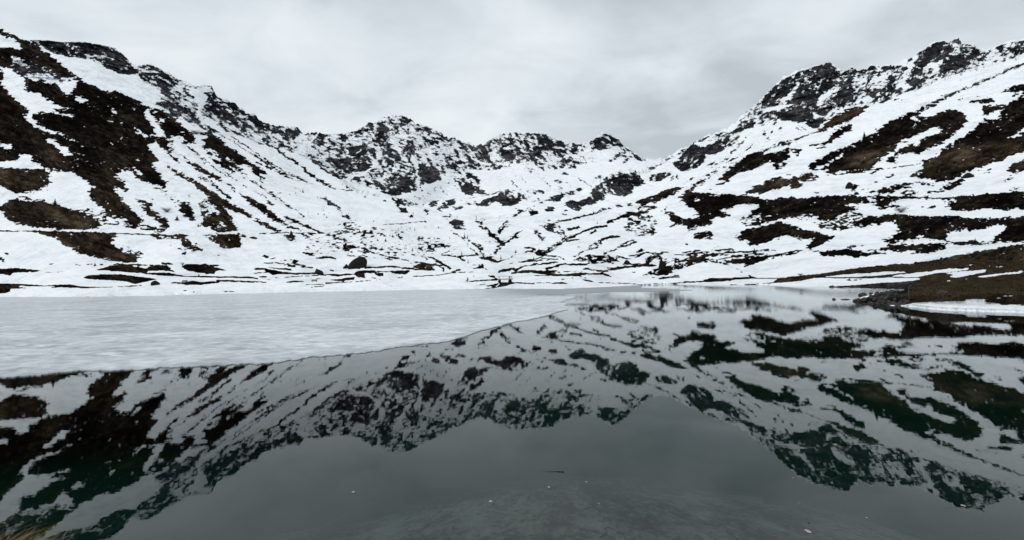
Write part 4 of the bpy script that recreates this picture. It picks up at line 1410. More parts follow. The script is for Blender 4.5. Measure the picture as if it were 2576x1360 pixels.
# near shore on the right: a low grassy point with a snow bank ---------------
def N3(x, y): return 2046.5 + x * .20557, 671.5 + y * .20557
_fr = [N3(*p) for p in ((500, 415), (530, 416), (650, 432), (760, 460), (960, 476), (1100, 481), (1280, 500), (1400, 518), (1700, 540), (2000, 550), (2340, 560), (2576, 568))] + [(3100, 835)]
_bk = [N3(*p) for p in ((500, 414), (530, 402), (590, 372), (800, 320), (900, 298), (1100, 288), (1160, 272), (1400, 258), (1600, 232), (2000, 200), (2576, 178))] + [(3100, 705)]
FRONT, BACK = interp(_fr), interp(_bk)
def build_point():
    cx = np.arange(2152, 3000, 2.0); nr = 90
    yf, yb = FRONT(cx) + .4 * fbm(cx / 9, 0 * cx, 0 * cx, 3), BACK(cx) + .6 * fbm(cx / 12, 0 * cx + 5, 0 * cx, 3)
    yb = np.minimum(yb, yf - .4)
    df = plane_depth(cx, yf)
    snowy = smooth(2268, 2300, cx)
    wall = (0.10 + 0.15 * snowy)
    top = 0.35 + 0.75 * smooth(2170, 2300, cx)
    endz = 1.45 * smooth(2280, 2390, cx)
    t = np.linspace(0, 1, nr)[:, None] ** 1.3
    Y = yf[None] + (yb - yf)[None] * t
    X = np.repeat(cx[None], nr, 0)
    s = (yf[None] - Y) / np.maximum(yf - yb, .5)[None]
    sw = np.clip(wall * FOC / df / np.maximum(yf - yb, .5), 0.02, .45)[None]
    zw = CAMH + df[None] * ray(X, Y)[..., 2]
    u = np.clip((s - sw) / (1 - sw), 0, 1)
    hump = wall[None] + (top - wall)[None] * smooth(0, .5, u) * (1 - .6 * snowy[None] * smooth(.5, .1, u))
    z = hump * (1 - smooth(.45, 1, u)) + endz[None] * smooth(.45, 1, u)
    lump = fbm(X / 34, Y / 9, 0 * X + 3, 3)
    z = z + (.05 - .03 * snowy[None] * smooth(.6, .3, u)) * lump * smooth(0, .1, u) * smooth(1, .8, u)
    d = plane_depth(X, Y, z)
    wallm = s < sw
    d = np.where(wallm, df[None] + 0.10 * np.sin(np.clip(s / sw, 0, 1) * math.pi), d)
    d = np.maximum.accumulate(d, 0)
    P = at(X, Y, d)
    Nn = grid_normals(P)
    A = cover_attributes(X.ravel(), Y.ravel())
    rows = [P[0] + np.array([0, 0, -.8]), P[0] + np.array([0, 0, -.015])] + [P[i] for i in range(nr)] + [P[-1] + np.array([.4, 1.5, -.9])]
    PP = np.stack(rows); NN = np.concatenate([Nn[:1], Nn[:1], Nn, Nn[-1:]])
    AA = {k: np.concatenate([np.full((2, X.shape[1]), 1.0 if k in ('cov', 'grv') else 0.0), a.reshape(X.shape), a.reshape(X.shape)[-1:]]).ravel() for k, a in A.items()}
    idx = np.arange(PP.shape[0] * PP.shape[1]).reshape(PP.shape[:2])
    Q = np.stack([idx[:-1, :-1], idx[:-1, 1:], idx[1:, 1:], idx[1:, :-1]], -1).reshape(-1, 4)
    o = new_obj('lake_shore', grid_mesh('lake_shore', PP.reshape(-1, 3), AA, Q, NN.reshape(-1, 3)), None, GROUND)
    o['kind'] = 'structure'
    return X, Y, d
_pt = build_point()
def point_depth(x, y):
    j = int(np.argmin(abs(_pt[0][0] - x)))
    return float(np.interp(-y, -_pt[1][:, j], _pt[2][:, j]))

# ============================ water, lake bed, ice ==========================
def build_water():
    mt, t = mat('lake_water')
    o = N(t, 'ShaderNodeOutputMaterial')
    pos = N(t, 'ShaderNodeNewGeometry').outputs['Position']
    sp = N(t, 'ShaderNodeSeparateXYZ'); link(t, pos, sp.inputs[0])
    calm = noise_tex(t, 0.9, 3, 0.5, pos, (1, 1.6, 1))
    rip = noise_tex(t, 4.5, 3, 0.55, pos, (0.6, 2.0, 1))
    # a breeze ruffles the far right of the lake
    mr = N(t, 'ShaderNodeMapRange', interpolation_type='SMOOTHSTEP')
    wob = noise_tex(t, 0.05, 3, 0.5, pos, (1, 2, 1))
    gx = math_node(t, 'ADD', math_node(t, 'MULTIPLY', sp.outputs[0], 0.30), sp.outputs[1])
    gx = math_node(t, 'ADD', gx, math_node(t, 'MULTIPLY', math_node(t, 'SUBTRACT', wob, 0.5), 60))
    mr.inputs['From Min'].default_value = 34; mr.inputs['From Max'].default_value = 74
    link(t, gx, mr.inputs['Value'])
    m2 = N(t, 'ShaderNodeMapRange', interpolation_type='SMOOTHSTEP')
    m2.inputs['From Min'].default_value = 10; m2.inputs['From Max'].default_value = 34
    link(t, math_node(t, 'ADD', sp.outputs[1], math_node(t, 'MULTIPLY', sp.outputs[0], 0.25)), m2.inputs['Value'])
    jit = noise_tex(t, 1.6, 2, 0.5, pos, (0.45, 2.4, 1), 0.0, (4, 0, 0))
    h = math_node(t, 'ADD', math_node(t, 'ADD', math_node(t, 'MULTIPLY', calm, 0.0016), math_node(t, 'MULTIPLY', math_node(t, 'MULTIPLY', jit, m2.outputs[0]), 0.0036)),
                  math_node(t, 'MULTIPLY', rip, math_node(t, 'ADD', math_node(t, 'MULTIPLY', mr.outputs[0], 0.007), 0.0007)))
    b = N(t, 'ShaderNodeBump'); b.inputs['Strength'].default_value = 1.0; b.inputs['Distance'].default_value = 0.3
    link(t, h, b.inputs['Height'])
    fr = N(t, 'ShaderNodeFresnel'); fr.inputs['IOR'].default_value = 1.52
    link(t, b.outputs[0], fr.inputs['Normal'])
    gl = N(t, 'ShaderNodeBsdfGlossy'); gl.inputs['Roughness'].default_value = 0.0
    gl.inputs['Color'].default_value = (0.97, 1.0, 1.0, 1)
    link(t, b.outputs[0], gl.inputs['Normal'])
    tr = N(t, 'ShaderNodeBsdfTransparent'); tr.inputs['Color'].default_value = (0.93, 0.97, 0.96, 1)
    mx = N(t, 'ShaderNodeMixShader')
    link(t, fr.outputs[0], mx.inputs[0]); link(t, tr.outputs[0], mx.inputs[1]); link(t, gl.outputs[0], mx.inputs[2])
    link(t, mx.outputs[0], o.inputs['Surface'])
    va = N(t, 'ShaderNodeVolumeAbsorption')
    va.inputs['Color'].default_value = (0.58, 0.82, 0.77, 1)
    va.inputs['Density'].default_value = 0.34
    link(t, va.outputs[0], o.inputs['Volume'])
    bm = bmesh.new()
    x0, x1, y0, y1, zb = -420, 420, -6, 260, -9.0
    v = [bm.verts.new(c) for c in ((x0, y0, 0), (x1, y0, 0), (x1, y1, 0), (x0, y1, 0), (x0, y0, zb), (x1, y0, zb), (x1, y1, zb), (x0, y1, zb))]
    for f in ((0, 1, 2, 3), (7, 6, 5, 4), (0, 4, 5, 1), (1, 5, 6, 2), (2, 6, 7, 3), (3, 7, 4, 0)):
        bm.faces.new([v[i] for i in f])
    ob = bm_obj('lake_water', bm, mt)
    ob['kind'] = 'structure'
build_water()
def bed_z(x, y):
    """depth of the lake floor: a shelf in front of the camera falling away"""
    dist = np.hypot(x * .8, y) - 1.2
    z = 0.34 - 0.185 * dist - 0.012 * dist ** 2
    z = np.maximum(z, -3.1 + 0 * x)
    left = smooth(0.0, -7.0, x - 0.25 * y)
    z = z - left * 0.5 * smooth(1.5, 5, y)
    return z + 0.05 * fbm(x / 1.3, y / 1.3, 0 * x, 4)
def build_bed():
    mt, t = mat('lake_bed_mud')
    pos = N(t, 'ShaderNodeNewGeometry').outputs['Position']
    a = noise_tex(t, 0.9, 7, 0.64, pos, (1, 0.55, 1), 0.2)
    c = noise_tex(t, 7.0, 8, 0.75, pos, (1, 0.6, 1), 0.5)
    v = math_node(t, 'ADD', math_node(t, 'MULTIPLY', a, 0.52), math_node(t, 'MULTIPLY', c, 0.48))
    col = ramp(t, v, [(0.41, (0.016, 0.018, 0.016)), (0.475, (0.060, 0.062, 0.055)), (0.53, (0.150, 0.149, 0.134)), (0.62, (0.225, 0.222, 0.20))])
    spz = N(t, 'ShaderNodeSeparateXYZ'); link(t, pos, spz.inputs[0])
    dz = N(t, 'ShaderNodeMapRange', interpolation_type='SMOOTHSTEP')
    dz.inputs['From Min'].default_value = -1.4; dz.inputs['From Max'].default_value = -2.9
    link(t, math_node(t, 'ADD', spz.outputs[2], math_node(t, 'MULTIPLY', math_node(t, 'SUBTRACT', a, 0.5), 1.6)), dz.inputs['Value'])
    col = mixc(t, dz.outputs[0], col, (0.028, 0.060, 0.050))  # deeper mud fades to green: the water's scattered light put into the colour
    principled(t, Base_Color=col, Roughness=0.95, Specular_IOR_Level=0.0, Normal=bump(t, c, 0.6, 0.05))
    gx = np.concatenate([np.arange(-60, -14, 2.0), np.arange(-14, 14, .14), np.arange(14, 61, 2.0)])
    gy = np.concatenate([np.arange(-5, 1, .5), np.arange(1, 16, .14), np.arange(16, 90, 2.5)])
    X, Y = np.meshgrid(gx, gy)
    P = np.stack([X, Y, bed_z(X, Y)], -1)
    idx = np.arange(X.size).reshape(X.shape)
    Q = np.stack([idx[:-1, :-1], idx[:-1, 1:], idx[1:, 1:], idx[1:, :-1]], -1).reshape(-1, 4)
    Nn = grid_normals(P)
    Nn *= np.sign(Nn[..., 2:3])
    o = new_obj('lake_bed', grid_mesh('lake_bed', P.reshape(-1, 3), {}, Q, Nn.reshape(-1, 3)), None, mt)
    o['kind'] = 'structure'
    # deeper floor under the rest of the lake, its green imitating light scattered in the water
    bm = bmesh.new()
    vs = [bm.verts.new(c) for c in ((-430, -6, -3.6), (430, -6, -3.6), (430, 265, -3.6), (-430, 265, -3.6))]
    bm.faces.new(vs)
    scatter_green, t2 = mat('water_scatter_green')
    sn = noise_tex(t2, 0.12, 5, 0.6)
    principled(t2, Base_Color=ramp(t2, sn, [(0.35, (0.020, 0.046, 0.038)), (0.65, (0.036, 0.074, 0.062))]), Roughness=1.0, Specular_IOR_Level=0.0)
    o = bm_obj('deep_lake_bed', bm, scatter_green); o['kind'] = 'structure'
build_bed()

def ice_material():
    mt, t = mat('grey_lake_ice')
    pos = N(t, 'ShaderNodeNewGeometry').outputs['Position']
    a = noise_tex(t, 0.22, 7, 0.62, pos, (0.55, 1.2, 1), 0.8)
    b = noise_tex(t, 1.7, 8, 0.7, pos, (0.62, 1.0, 1), 0.6)
    w = noise_tex(t, 0.55, 7, 0.66, pos, (0.5, 1.0, 1), 0.7, (11, 4, 0))
    v = math_node(t, 'ADD', math_node(t, 'MULTIPLY', a, 0.42), math_node(t, 'MULTIPLY', b, 0.58))
    col = ramp(t, v, [(0.39, (0.27, 0.30, 0.322)), (0.46, (0.43, 0.465, 0.488)), (0.52, (0.57, 0.604, 0.625)), (0.60, (0.74, 0.765, 0.78))])
    wm = N(t, 'ShaderNodeMapRange', interpolation_type='SMOOTHSTEP')
    wm.inputs['From Min'].default_value = 0.56; wm.inputs['From Max'].default_value = 0.63
    link(t, math_node(t, 'ADD', math_node(t, 'MULTIPLY', w, 0.72), math_node(t, 'MULTIPLY', b, 0.28)), wm.inputs['Value'])
    col = mixc(t, wm.outputs[0], col, (0.80, 0.83, 0.85))
    col = mixc(t, attr(t, 'slush'), col, (0.19, 0.21, 0.225))
    rim = math_node(t, 'MULTIPLY', attr(t, 'rim'), math_node(t, 'ADD', math_node(t, 'MULTIPLY', b, 1.6), 0.1), True)
    col = mixc(t, math_node(t, 'MULTIPLY', rim, 0.55), col, (0.20, 0.225, 0.24))
    rg = math_node(t, 'ADD', math_node(t, 'MULTIPLY', a, 0.3), 0.22)
    principled(t, Base_Color=col, Roughness=rg, Specular_IOR_Level=0.35, Normal=bump(t, v, 0.35, 0.05))
    return mt
ICE_EDGE = [(-520, 985), (-200, 966), (0, 951.6), (81, 946.7), (174, 937), (226, 934), (290, 934), (355, 930.6), (420, 925.8), (500, 922.5), (581, 919), (674, 917), (726, 909.6),
            (775, 901.6), (831, 895.8), (920, 888), (1023, 873), (1072, 866.5), (1123, 861.6), (1178, 845.5), (1204, 834), (1230, 828), (1256, 823), (1281, 815), (1307, 810),
            (1333, 806), (1362, 798.7), (1394, 790.6), (1407, 785.8), (1430, 779.3), (1427, 773), (1417, 769.7), (1427, 766.4), (1410.5, 763), (1420, 756.8), (1439.6, 752),
            (1446, 748.7), (1443, 745), (1402, 746.2), (1352, 744.5), (1349, 742.8), (1400, 742.2), (1440, 739.5), (1534, 735.4), (1637, 734.8), (1701, 732.5), (1742, 730.9), (1700, 729.3), (1660, 727), (1611, 725),
            (1616, 720.5), (1607, 718.3)]
def build_ice():
    rng = np.random.default_rng(4)
    pts = []
    E_ = np.array(ICE_EDGE)
    for a, b in zip(E_[:-1], E_[1:]):
        n = max(2, int(np.hypot(*(b - a)) / 5))
        for i in range(n):
            p = a + (b - a) * i / n
            amp = 1.7 * np.clip((p[1] - 722) / 90, .10, 1.6)
            pts.append((p[0] + rng.normal() * 2.0, p[1] + amp * float(fbm(np.array([p[0] / 14]), np.array([p[1] / 9]), np.array([1.5]), 3)[0])))
    pts.append(tuple(E_[-1]))
    W = on_plane(np.array([p[0] for p in pts]), np.array([p[1] for p in pts]))[:, :2]
    # far side runs in under the snowy shore
    xs = np.arange(1600, -530, -40.0)
    wl = on_plane(xs, WATER(xs))[:, :2]
    wl = wl * (1 + 4.0 / np.linalg.norm(wl, axis=1, keepdims=True))
    ring = np.vstack([W, wl])
    # a thin wet rim: the outline again, a little further in
    px_, py_ = np.array([p[0] for p in pts]), np.array([p[1] for p in pts])
    off = 7.5 * np.clip((py_ - 735) / 190, .03, 1.1) * (1 + .5 * fbm(px_ / 20, py_ / 20, 0 * px_, 3))
    inn = on_plane(px_, py_ - off)[:, :2]
    bm = bmesh.new()
    rimL = bm.verts.layers.float.new('rim')
    vt = [bm.verts.new((x, y, .03)) for x, y in ring]
    nW = len(W)
    for v_ in vt[:nW]: v_[rimL] = 1.0
    vi = [bm.verts.new((x, y, .035)) for x, y in inn]
    for k in range(nW - 1): bm.faces.new((vt[k], vt[k + 1], vi[k + 1], vi[k]))
    loop = [vt[nW - 1]] + vt[nW:] + [vt[0]] + vi
    es = []
    for i in range(len(loop)):
        p_, q_ = loop[i], loop[(i + 1) % len(loop)]
        es.append(bm.edges.get((p_, q_)) or bm.edges.new((p_, q_)))
    r0 = bmesh.ops.triangle_fill(bm, use_beauty=True, edges=es)
    bmesh.ops.recalc_face_normals(bm, faces=bm.faces)
    if sum(f.normal.z for f in bm.faces) < 0: bmesh.ops.reverse_faces(bm, faces=bm.faces)
    r = bmesh.ops.extrude_edge_only(bm, edges=[e for e in bm.edges if e.is_boundary])
    for v in r['geom']:
        if isinstance(v, bmesh.types.BMVert): v.co.z -= .10
    bmesh.ops.recalc_face_normals(bm, faces=bm.faces)
    bmesh.ops.subdivide_edges(bm, edges=[e for e in bm.edges if e.calc_length() > 12], cuts=3, use_grid_fill=False)
    bmesh.ops.triangulate(bm, faces=bm.faces)
    me = bpy.data.meshes.new('lake_ice'); bm.to_mesh(me); bm.free()
    co = np.empty(len(me.vertices) * 3); me.vertices.foreach_get('co', co); co = co.reshape(-1, 3)
    px, py, _ = to_px(co)
    s = smooth(1180, 1330, px) * smooth(748, 741, py) * .9
    at_ = me.attributes.new('slush', 'FLOAT', 'POINT'); at_.data.foreach_set('value', s.astype(np.float32))
    o = new_obj('lake_ice', me, None, ice_material())
    o['kind'] = 'structure'
build_ice()
# ============================ things: placing ===============================
bpy.context.view_layer.update()
_dg = bpy.context.evaluated_depsgraph_get()
def hit(x, y):
    """where the line of sight through picture point x,y meets the ground built above"""
    v = Vector(ray(x, y)); v.normalize()
    ok, loc, nrm, i, ob, mtx = scene.ray_cast(_dg, Vector(EYE), v)
    if not ok: loc = Vector(at(x, y, depth(x, y)[0]))
    d = (np.array(loc) - EYE) @ _F
    return loc, float(d)
def tp(x0, y0, s, x, y): return (x0 + x / s) / K_, (y0 + y / s) / K_
rnd = random.Random(11)

BARK = simple_mat('spruce_bark', (0.020, 0.015, 0.011), (0.05, 0.038, 0.028), 9, 0.9)
NEEDLE = simple_mat('spruce_needles', (0.0035, 0.0060, 0.0036), (0.014, 0.020, 0.010), 6, 0.8, spec=0.1)
TWIG = simple_mat('bare_twigs', (0.030, 0.025, 0.020), (0.075, 0.064, 0.05), 9, 0.9, spec=0.1)
STONE = simple_mat('grey_boulder', (0.003, 0.0026, 0.0022), (0.014, 0.012, 0.010), 1.1, 0.9, 0.8, 0.25, detail=9, spec=0.2)
WETSTONE = simple_mat('dark_shore_stone', (0.010, 0.010, 0.010), (0.075, 0.07, 0.062), 3.0, 0.75, 0.6, 0.05, detail=8, spec=0.3)
WOOD = simple_mat('weathered_wood', (0.030, 0.026, 0.022), (0.085, 0.075, 0.064), 4, 0.85, stretch=(1, 6, 6), spec=0.2)
GREYWOOD = simple_mat('grey_wood', (0.07, 0.068, 0.065), (0.17, 0.165, 0.158), 4, 0.85, stretch=(1, 6, 6), spec=0.2)
STRAW = simple_mat('dry_grass', (0.14, 0.10, 0.045), (0.42, 0.32, 0.16), 3, 0.8, spec=0.2)
MEADOW = simple_mat('brown_meadow_grass', (0.022, 0.016, 0.010), (0.095, 0.072, 0.042), 0.6, 0.9, spec=0.05)
PALE = simple_mat('pale_leaf', (0.26, 0.24, 0.19), (0.46, 0.43, 0.36), 20, 0.7)
DARKLEAF = simple_mat('dark_leaf', (0.012, 0.010, 0.008), (0.03, 0.025, 0.018), 20, 0.6)

# ---------------------------- trees -----------------------------------------
def spruce_meshes(seed, slim, levels=17):
    r = random.Random(seed)
    bt = bmesh.new(); add_tube(bt, (0, 0, -0.06), (0, 0, 0.97), 0.018, 0.003, 7)
    for k in range(9):
        z = 0.1 + 0.085 * k; a = r.uniform(0, 6.28); l = slim * (1 - z) * .7
        add_tube(bt, (0, 0, z), (math.cos(a) * l, math.sin(a) * l, z - l * .15), 0.004, 0.001, 4)
    trunk = bpy.data.meshes.new('trunk'); bt.to_mesh(trunk); bt.free(); trunk.materials.append(BARK)
    V, Fc = [], []
    def tri(a, b, c):
        n = len(V); V.extend((a, b, c)); Fc.append((n, n + 1, n + 2))
    for i in range(levels):
        z = 0.05 + 0.93 * (i / (levels - 1)) ** 0.92
        R0 = slim * (1 - z) ** 0.85 * r.uniform(.78, 1.12) + 0.012
        nb = max(5, int(10 * (1 - z) + 5))
        off = r.uniform(0, 6.28)
        for j in range(nb):
            if r.random() < .08: continue
            a = off + 6.283 * j / nb + r.uniform(-.25, .25)
            L = R0 * r.uniform(.65, 1.18); droop = L * r.uniform(.25, .6)
            ca, sa = math.cos(a), math.sin(a)
            def P(u, w, dz): return (ca * u - sa * w, sa * u + ca * w, z + dz)
            wd = L * r.uniform(.26, .4)
            p0 = P(0, 0, .02); tip = P(L, 0, -droop); m1 = P(L * .5, wd, -droop * .62); m2 = P(L * .5, -wd, -droop * .62); top = P(L * .45, 0, -droop * .12)
            tri(p0, top, m1); tri(p0, m2, top); tri(top, tip, m1); tri(top, m2, tip)
            for q in range(4):
                u = L * r.uniform(.25, .95); s = r.choice((-1, 1))
                b = P(u, 0, -droop * u / L + .008); e = P(u + L * .14, s * wd * r.uniform(.9, 1.6), -droop * u / L - L * r.uniform(.08, .3)); c2 = P(u + L * .2, s * wd * .25, -droop * u / L - L * .05)
                tri(b, e, c2)
    crown = bpy.data.meshes.new('crown'); crown.from_pydata(V, [], Fc); crown.update(); crown.materials.append(NEEDLE)
    return trunk, crown
def bare_meshes(seed, n, spread, tall):
    r = random.Random(seed); bt = bmesh.new(); bc = bmesh.new()
    if tall: add_tube(bt, (0, 0, -.05), (0.01, 0, .95), .018, .004, 6)
    else:
        for k in range(5):
            a = r.uniform(0, 6.28); add_tube(bt, (0, 0, -.04), (math.cos(a) * spread * .3, math.sin(a) * spread * .3, .35), .016, .008, 5)
    for k in range(n):
        a = r.uniform(0, 6.28)
        if tall:
            z0 = r.uniform(.12, .92); l = spread * (1.05 - z0) * r.uniform(.5, 1.1)
            p0 = Vector((0, 0, z0)); p1 = Vector((math.cos(a) * l, math.sin(a) * l, z0 + l * r.uniform(.1, .6)))
        else:
            p0 = Vector((r.uniform(-.2, .2) * spread, r.uniform(-.2, .2) * spread, r.uniform(0, .3)))
            p1 = Vector((math.cos(a) * spread * r.uniform(.2, 1), math.sin(a) * spread * r.uniform(.2, 1), r.uniform(.5, 1)))
        add_tube(bc, p0, p1, .007, .002, 3)
        for q in range(4):
            m_ = p0.lerp(p1, r.uniform(.35, .95)); e = m_ + Vector((r.uniform(-1, 1), r.uniform(-1, 1), r.uniform(.1, 1))).normalized() * spread * r.uniform(.15, .4)
            add_tube(bc, m_, e, .0045, .0015, 3)
    t1 = bpy.data.meshes.new('trunk'); bt.to_mesh(t1); bt.free(); t1.materials.append(TWIG)
    t2 = bpy.data.meshes.new('crown'); bc.to_mesh(t2); bc.free(); t2.materials.append(TWIG)
    return t1, t2
SPRUCE = [spruce_meshes(1, .21), spruce_meshes(2, .26), spruce_meshes(3, .17), spruce_meshes(4, .36, 12)]
BARE = [bare_meshes(5, 46, .26, True), bare_meshes(6, 60, .62, False), bare_meshes(7, 110, 1.1, False)]
def put_tree(name, meshes, pxy, hpx, label, cat, group=None, sink=.03):
    loc, d = hit(*pxy)
    h = hpx * d / FOC
    root = empty(name, (loc.x, loc.y, loc.z - sink * h), rnd.uniform(0, 6.28), h)
    root.scale = (h * rnd.uniform(.9, 1.15), h * rnd.uniform(.9, 1.15), h)
    for nm, me in zip(('trunk', 'crown'), meshes):
        new_obj(nm, me, root)
    return tag(root, label, cat, group)
H_ = (1200, 700, 3.22); I_ = (2000, 750, 3.22); F4_ = (600, 700, 3.676)
def valley_spruce(tl, x, y, h, k):
    if tl is F4_: lb, g = 'very small spruce on smooth snow high on the left valley slope', 'small spruces high on the left valley slope'
    elif y < 600 and x < 800: lb, g = 'tiny spruce beside the speckled scree strip on the valley slope', 'spruces beside the scree strip'
    elif 600 <= y < 700 and x > 1000: lb, g = 'small spruce on snow just below the thin path line across the valley slope', 'spruces below the path line'
    elif y < 600: lb, g = 'lone tiny spruce on open snow above the left end of the thin path line', None
    else: lb, g = 'small dark spruce among heath tufts low on the snowy valley slope', 'scattered spruces low on the valley slope'
    put_tree('spruce_tree', SPRUCE[k], tp(*tl, x, y), h, lb, 'tree', g)
for x, y, h in ((690, 700, 50), (920, 800, 35), (1020, 810, 45), (1160, 740, 30), (1185, 750, 45), (1075, 740, 28), (1390, 670, 40), (1330, 650, 26), (1217, 630, 22), (1690, 640, 28),
                (1640, 775, 32), (1437, 768, 28), (1675, 770, 26), (1380, 750, 22), (1500, 765, 20), (1555, 850, 50), (1445, 890, 30), (1360, 930, 45), (1520, 915, 28),
                (865, 560, 24), (240, 475, 26), (275, 510, 26), (165, 470, 24), (305, 450, 20), (515, 575, 22), (640, 545, 24), (1520, 630, 22), (1357, 805, 18),
                (1470, 805, 18), (1590, 810, 22), (1590, 870, 24), (1180, 660, 28), (1110, 755, 40), (1860, 975, 22), (1830, 770, 22), (1290, 665, 24), (575, 520, 24), (550, 460, 22)):
    valley_spruce(H_, x, y, h * .1986 * 1.1, rnd.choice((0, 1, 1, 3)))
for x, y, h in ((2070, 235, 30), (1985, 250, 24), (2090, 265, 22), (2135, 200, 20), (2385, 290, 22), (2065, 155, 22), (2395, 535, 22), (2480, 540, 24), (2520, 580, 26), (2485, 425, 20), (2470, 480, 22), (2250, 505, 20)):
    valley_spruce(F4_, x, y, h * .174 * 1.15, rnd.choice((0, 1, 3)))
single = [
 (F4_, 2175, 215, 62, 0, 'taller spruce with small spruces round it high on the left valley slope'),
 (F4_, 515, 560, 225, 1, 'largest dark spruce on the left snow slope, above the road cut'),
 (F4_, 355, 615, 80, 3, 'small bushy spruce just below the largest spruce on the left slope'),
 ((0, 560, 3.676), 795, 915, 112, 1, 'dark spruce at the upper edge of the big brown grass patch'),
 (H_, 1985, 975, 52, 0, 'spruce on the heath bank left of the stream gully'),
 (H_, 1935, 1005, 45, 2, 'narrow spruce at the end of the dark heath strip by the gully'),
 (H_, 2065, 1085, 64, 2, 'slim spruce standing alone on clean snow below the gully bank'),
 (H_, 2020, 765, 80, 2, 'taller of two spruces at the top of the left gully'),
 (H_, 2055, 775, 62, 2, 'shorter of two spruces at the top of the left gully'),
 (H_, 2480, 1030, 62, 0, 'spruce on the snow right of the gully mouth'),
 (H_, 1262, 905, 40, 2, 'left tree of a pair of slim twin spruces on the snow'),
 (H_, 1281, 905, 37, 2, 'right tree of a pair of slim twin spruces on the snow'),
 (I_, 1125, 425, 46, 2, 'thin spruce alone on the snow below the rocky knoll'),
 (I_, 1075, 285, 30, 0, 'small spruce on the heath line right below the rocky knoll'),
 (I_, 632, 385, 30, 0, 'small spruce above the bare brown bank of the right gully'),
 (I_, 1025, 750, 82, 2, 'left of two close dark spruces on the snowy right slope'),
 (I_, 1046, 750, 80, 2, 'right of two close dark spruces on the snowy right slope'),
 (I_, 388, 770, 52, 2, 'spruce rising from a heath clump at the foot of the right gully'),
 (I_, 320, 875, 42, 1, 'short spruce where the gully bank meets the valley floor'),
 (I_, 755, 625, 34, 1, 'squat spruce on the upper rim of the right gully'),
 ((2700, 560, 3.676), 2225, 118, 46, 1, 'small spruce on the upper edge of the diagonal heath strip'),
 ((2700, 560, 3.676), 100, 625, 30, 0, 'tiny spruce on the steep heath strip under the rock ridge'),
 ((3328, 200, 3.676), 265, 1262, 105, 1, 'spruce standing out against the snow high on the right hillside'),
 ((3328, 200, 3.676), 432, 1145, 34, 3, 'low bush-like spruce further up the heath edge on the right hillside'),
 ((2700, 850, 3.676), 985, 545, 92, 3, 'round bushy spruce on the thin heath lines above the snow mound'),
 ((3000, 600, 2.506), 2095, 892, 52, 3, 'broad spruce at the edge of the snow patch above the brown meadow'),
 ((0, 1000, 2.576), 962, 122, 40, 3, 'low spruce on the speckled heath line above the left shore'),
 ((0, 1000, 2.576), 2015, 230, 36, 3, 'low spruce on the long dark bank beside the left shore'),
]
for tl, x, y, h, k, lb in single:
    put_tree('spruce_tree', SPRUCE[k], tp(*tl, x, y), h / tl[2] / K_, lb, 'tree')
bare = [
 (H_, 1370, 492, 66, 0, 'bare_tree', 'bare larch beside a dark rock on the upper valley slope', 'tree'),
 (H_, 1735, 842, 44, 0, 'bare_tree', 'bare tree above a heath strip on the mid valley slope', 'tree'),
 (H_, 1925, 530, 62, 0, 'bare_tree', 'bare larch on top of the dark rock outcrop', 'tree'),
 (H_, 2170, 545, 72, 0, 'bare_tree', 'thin bare larch at the head of the middle gully', 'tree'),
 (H_, 760, 258, 40, 1, 'bare_shrub', 'forked bare shrub alone high on the smooth snow', 'shrub'),
 (F4_, 205, 500, 72, 2, 'bare_shrub', 'wide grey leafless shrub on snow left of the largest spruce', 'shrub'),
 ((600, 400, 3.676), 630, 475, 58, 2, 'bare_shrub', 'leafless shrub high up between dark rock bands', 'shrub'),
 ((3328, 560, 3.676), 800, 1020, 90, 2, 'bare_shrub', 'wide leafless shrub on snow between two dark heath bands', 'shrub'),
 ((0, 1000, 2.576), 1850, 118, 40, 1, 'bare_shrub', 'small bare shrub at the top of a heath mound by the left shore', 'shrub'),
 ((2700, 560, 3.676), 365, 1175, 45, 1, 'bare_shrub', 'sparse shrub poking out of snow under the dark heath band', 'shrub'),
 ((3000, 600, 2.506), 370, 1218, 26, 2, 'bare_shrub', 'low twiggy shrub where the brown meadow begins at the shore path', 'shrub'),
 (I_, 350, 545, 60, 1, 'bare_shrub', 'leafless shrub on the snow between the two gullies', 'shrub'),
 (I_, 430, 640, 66, 2, 'bare_shrub', 'spreading leafless shrub lower down between the two gullies', 'shrub'),
]
for tl, x, y, h, k, nm, lb, ct in bare:
    put_tree(nm, BARE[k], tp(*tl, x, y), h / tl[2] / K_, lb, ct)

# ---------------------------- boulders and stones ---------------------------
def rock_mesh(seed, sx, sy, sz, flat=0.5, sub=3, peak=0.0):
    bm = bmesh.new()
    bmesh.ops.create_icosphere(bm, subdivisions=sub, radius=1.0)
    r = random.Random(seed)
    planes = [(Vector((r.uniform(-1, 1), r.uniform(-1, 1), r.uniform(-.2, 1))).normalized(), r.uniform(.55, .85)) for _ in range(9)]
    for v in bm.verts:
        for n, dd in planes:
            e = v.co.dot(n) - dd
            if e > 0: v.co -= n * e * .85
        nz = fbm(np.array([v.co.x * 1.7 + seed]), np.array([v.co.y * 1.7]), np.array([v.co.z * 1.7]), 3)[0]
        v.co *= 1 + .12 * nz
        v.co.z += peak * max(0, 1 - math.hypot(v.co.x, v.co.y) * 1.3) * (v.co.z > 0)
        v.co = Vector((v.co.x * sx, v.co.y * sy, v.co.z * sz))
    bm.normal_update()
    me = bpy.data.meshes.new('rock')
    bm.to_mesh(me); bm.free()
    return me
